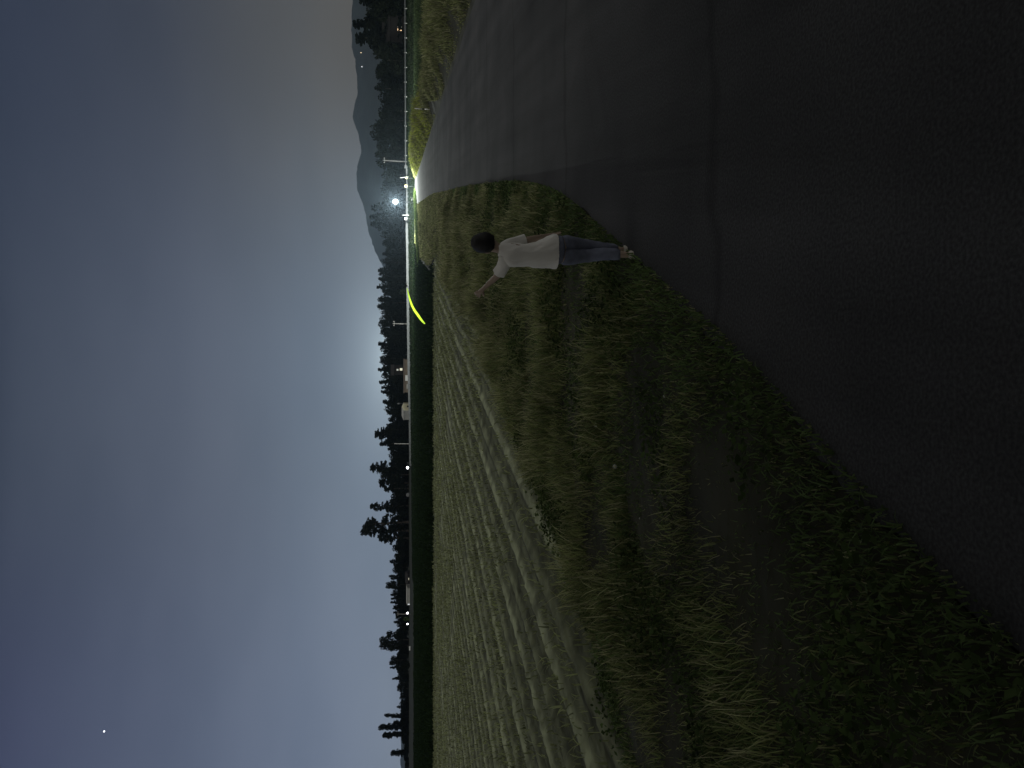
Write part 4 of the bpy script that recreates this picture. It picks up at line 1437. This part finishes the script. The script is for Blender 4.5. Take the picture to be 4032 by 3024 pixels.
# t-shirt: torso with a loose hem, and two sleeves, joined into one garment
mb = MB()
px = PY / FPX
rings = []
for (X, Y0, Y1, ry_, wb) in ((1962, 1006, 968, 0.052, 0.0), (1970, 1022, 962, 0.064, 0.0), (1982, 1046, 956, 0.080, 0.0), (2000, 1052, 956, 0.092, 0.01), (2030, 1052, 958, 0.098, 0.02), (2065, 1052, 960, 0.096, 0.025),
                             (2100, 1052, 956, 0.100, 0.03), (2130, 1053, 942, 0.106, 0.04), (2160, 1055, 924, 0.112, 0.05), (2180, 1057, 918, 0.116, 0.06), (2192, 1058, 921, 0.117, 0.06)):
    a, b = pp(X, Y0) - PB, pp(X, Y1) - PB
    rings.append(oval((a + b) / 2, AX, AY, (b.x - a.x) / 2, ry_, 24, wb, X * 0.02))
mb.loft(rings, cap=False)
inner = [[p + (sum(r_, Vector()) / len(r_) - p) * 0.05 for p in r_] for r_ in rings[-2:]]
mb.loft([rings[-1], inner[-1], inner[0]], cap=False)


def limb_rings(pts, rad, n_=16, wb=0.03):
    out = []
    for i, p in enumerate(pts):
        t_ = (pts[min(i + 1, len(pts) - 1)] - pts[max(i - 1, 0)]).normalized()
        a = (AY - t_ * AY.dot(t_)).normalized()
        b = t_.cross(a)
        out.append(oval(p, a, b, rad[i], rad[i], n_, wb, i * 1.3))
    return out


sl, el = J['shl'][0], J['ell'][0]
mb.loft(limb_rings([sl + Vector((0.045, 0, 0.0)), sl, sl.lerp(el, 0.35), sl.lerp(el, 0.72)], [0.066, 0.060, 0.056, 0.060]), cap=False)
sr, er = J['shr'][0], J['elr'][0]
mb.loft(limb_rings([sr + Vector((-0.045, 0, 0.01)), sr, sr.lerp(er, 0.35), sr.lerp(er, 0.80)], [0.064, 0.058, 0.055, 0.060]), cap=False)
tee = mb.build('t_shirt', M['tee'], person, True)
sd2 = tee.modifiers.new('sub', 'SUBSURF')
sd2.levels = sd2.render_levels = 2
tee2 = bpy.data.meshes.new_from_object(tee.evaluated_get(bpy.context.evaluated_depsgraph_get()))
tee.modifiers.clear()
tee.data = tee2
for v_ in tee2.vertices:
    c_ = v_.co
    v_.co += v_.normal * (0.008 * noise.noise((c_.x * 16 + c_.z * 9, c_.y * 10, c_.z * 7)) + 0.005 * noise.noise((c_.x * 40, c_.y * 30, c_.z * 22 + c_.x * 25)))
# jeans
mb = MB()
wst = [oval(pp(X, (Y0 + Y1) / 2) - PB, AX, AY, abs(Y0 - Y1) / 2 * px, r_, 20) for X, Y0, Y1, r_ in ((2165, 1038, 930, 0.088), (2200, 1042, 926, 0.098), (2222, 1042, 926, 0.097))]
mb.loft(wst, cap=True)
for h_, k_, c_, a_ in (('hil', 'knl', 'cal', 'anl'), ('hir', 'knr', 'car', 'anr')):
    h0, k0, c0, a0 = (J[q][0] for q in (h_, k_, c_, a_))
    mb.loft(limb_rings([h0, h0.lerp(k0, 0.3), h0.lerp(k0, 0.7), k0, c0, c0.lerp(a0, 0.6), a0 + Vector((0, 0, 0.005))], [0.082, 0.078, 0.066, 0.060, 0.060, 0.052, 0.050], 16, 0.035))
jns = mb.build('jeans', M['denim'], person, True)
sd3 = jns.modifiers.new('sub', 'SUBSURF')
sd3.levels = sd3.render_levels = 2
jn2 = bpy.data.meshes.new_from_object(jns.evaluated_get(bpy.context.evaluated_depsgraph_get()))
jns.modifiers.clear()
jns.data = jn2
for v_ in jn2.vertices:
    c_ = v_.co
    v_.co += v_.normal * (0.006 * noise.noise((c_.x * 14, c_.y * 12, c_.z * 20)) + 0.004 * noise.noise((c_.x * 30, c_.y * 30, c_.z * 48)))
# shoes
for a_, h_, t_ in (('anl', 'heel_l', 'tol'), ('anr', 'heel_r', 'tor')):
    h0, t0 = J[h_][0], J[t_][0]
    d = (t0 - h0)
    d.z = 0
    d.normalize()
    s_ = Vector((-d.y, d.x, 0))
    z0 = min(h0.z, t0.z) - 0.026
    rg_ = []
    for f_, wd_, hh_ in ((-0.045, 0.020, 0.050), (-0.03, 0.034, 0.075), (0.02, 0.037, 0.080), (0.08, 0.040, 0.060), (0.14, 0.043, 0.046), (0.18, 0.034, 0.036), (0.20, 0.014, 0.024)):
        c_ = h0 + d * f_
        c_.z = z0 + 0.018 + hh_ / 2
        rg_.append([c_ + s_ * math.cos(2 * math.pi * q / 14) * wd_ + Vector((0, 0, 1)) * math.sin(2 * math.pi * q / 14) * hh_ / 2 for q in range(14)])
    sh = MB().loft(rg_).build('shoe', M['shoe'], person, True)
    so = []
    for f_, wd_ in ((-0.05, 0.022), (-0.03, 0.038), (0.03, 0.040), (0.10, 0.044), (0.15, 0.046), (0.19, 0.034), (0.21, 0.012)):
        c_ = h0 + d * f_
        so.append([Vector((c_.x, c_.y, 0)) + s_ * wd_ * sg + Vector((0, 0, z0 + zz)) for sg, zz in ((-1, 0.0), (1, 0.0), (1, 0.026), (-1, 0.026))])
    MB().loft(so).build('sole', M['sole'], sh)
# hair: a cap of short black hair with a ragged nape, and ears showing
hc = J['head1'][0] + Vector((0, -0.008, 0.012))
bm = bmesh.new()
bmesh.ops.create_uvsphere(bm, u_segments=28, v_segments=20, radius=1)
for v_ in bm.verts:
    c_ = v_.co
    sc_ = 1 + 0.06 * noise.noise((c_.x * 6, c_.y * 6, c_.z * 3)) + 0.05 * noise.noise((c_.x * 15, c_.y * 15, c_.z * 5))
    v_.co = Vector((c_.x * 0.090 * sc_, c_.y * 0.104 * sc_, c_.z * 0.118 * sc_))
kill = [v_ for v_ in bm.verts if (v_.co.y > 0.035 and v_.co.z < 0.030) or v_.co.z < -0.095]
bmesh.ops.delete(bm, geom=kill, context='VERTS')
for v_ in bm.verts:
    v_.co += hc
hme = bpy.data.meshes.new('hair')
bm.to_mesh(hme)
bm.free()
hme.materials.append(M['hair'])
hme.polygons.foreach_set('use_smooth', [True] * len(hme.polygons))
link(bpy.data.objects.new('hair', hme), person)
hh = J['head1'][0]
for s in (-1, 1):
    MB().ball(hh + Vector((0.083 * s, 0.012, -0.015)), 0.022, sx=0.35, sy=0.7, sz=1.1).build('ear', M['skin'], person, True)
    MB().ball(hh + Vector((0.030 * s, 0.082, 0.0)), 0.011, seg=10, rows=8).build('eye', M['hair'], person, True)
MB().ball(hh + Vector((0, 0.082, -0.050)), 0.02, sx=1.0, sy=0.35, sz=0.3).build('mouth', M['shoe'], person, True)

# ---------------------------------------------------------------- the night haze
hm = bpy.data.materials.new('night_haze')
hm.use_nodes = True
ht = hm.node_tree
ht.nodes.clear()
hv = N(ht, 'ShaderNodeVolumePrincipled')
hv.inputs['Color'].default_value = (0.62, 0.80, 1.0, 1)
hv.inputs['Density'].default_value = 0.000092
hv.inputs['Anisotropy'].default_value = 0.80
ho = N(ht, 'ShaderNodeOutputMaterial')
ht.links.new(hv.outputs[0], ho.inputs['Volume'])
hm.cycles.volume_sampling = 'EQUIANGULAR'
haze = MB().box(-6600, 6600, -320, 6600, -12, 900).build('haze', hm)
tag(haze, None, None, kind='stuff')
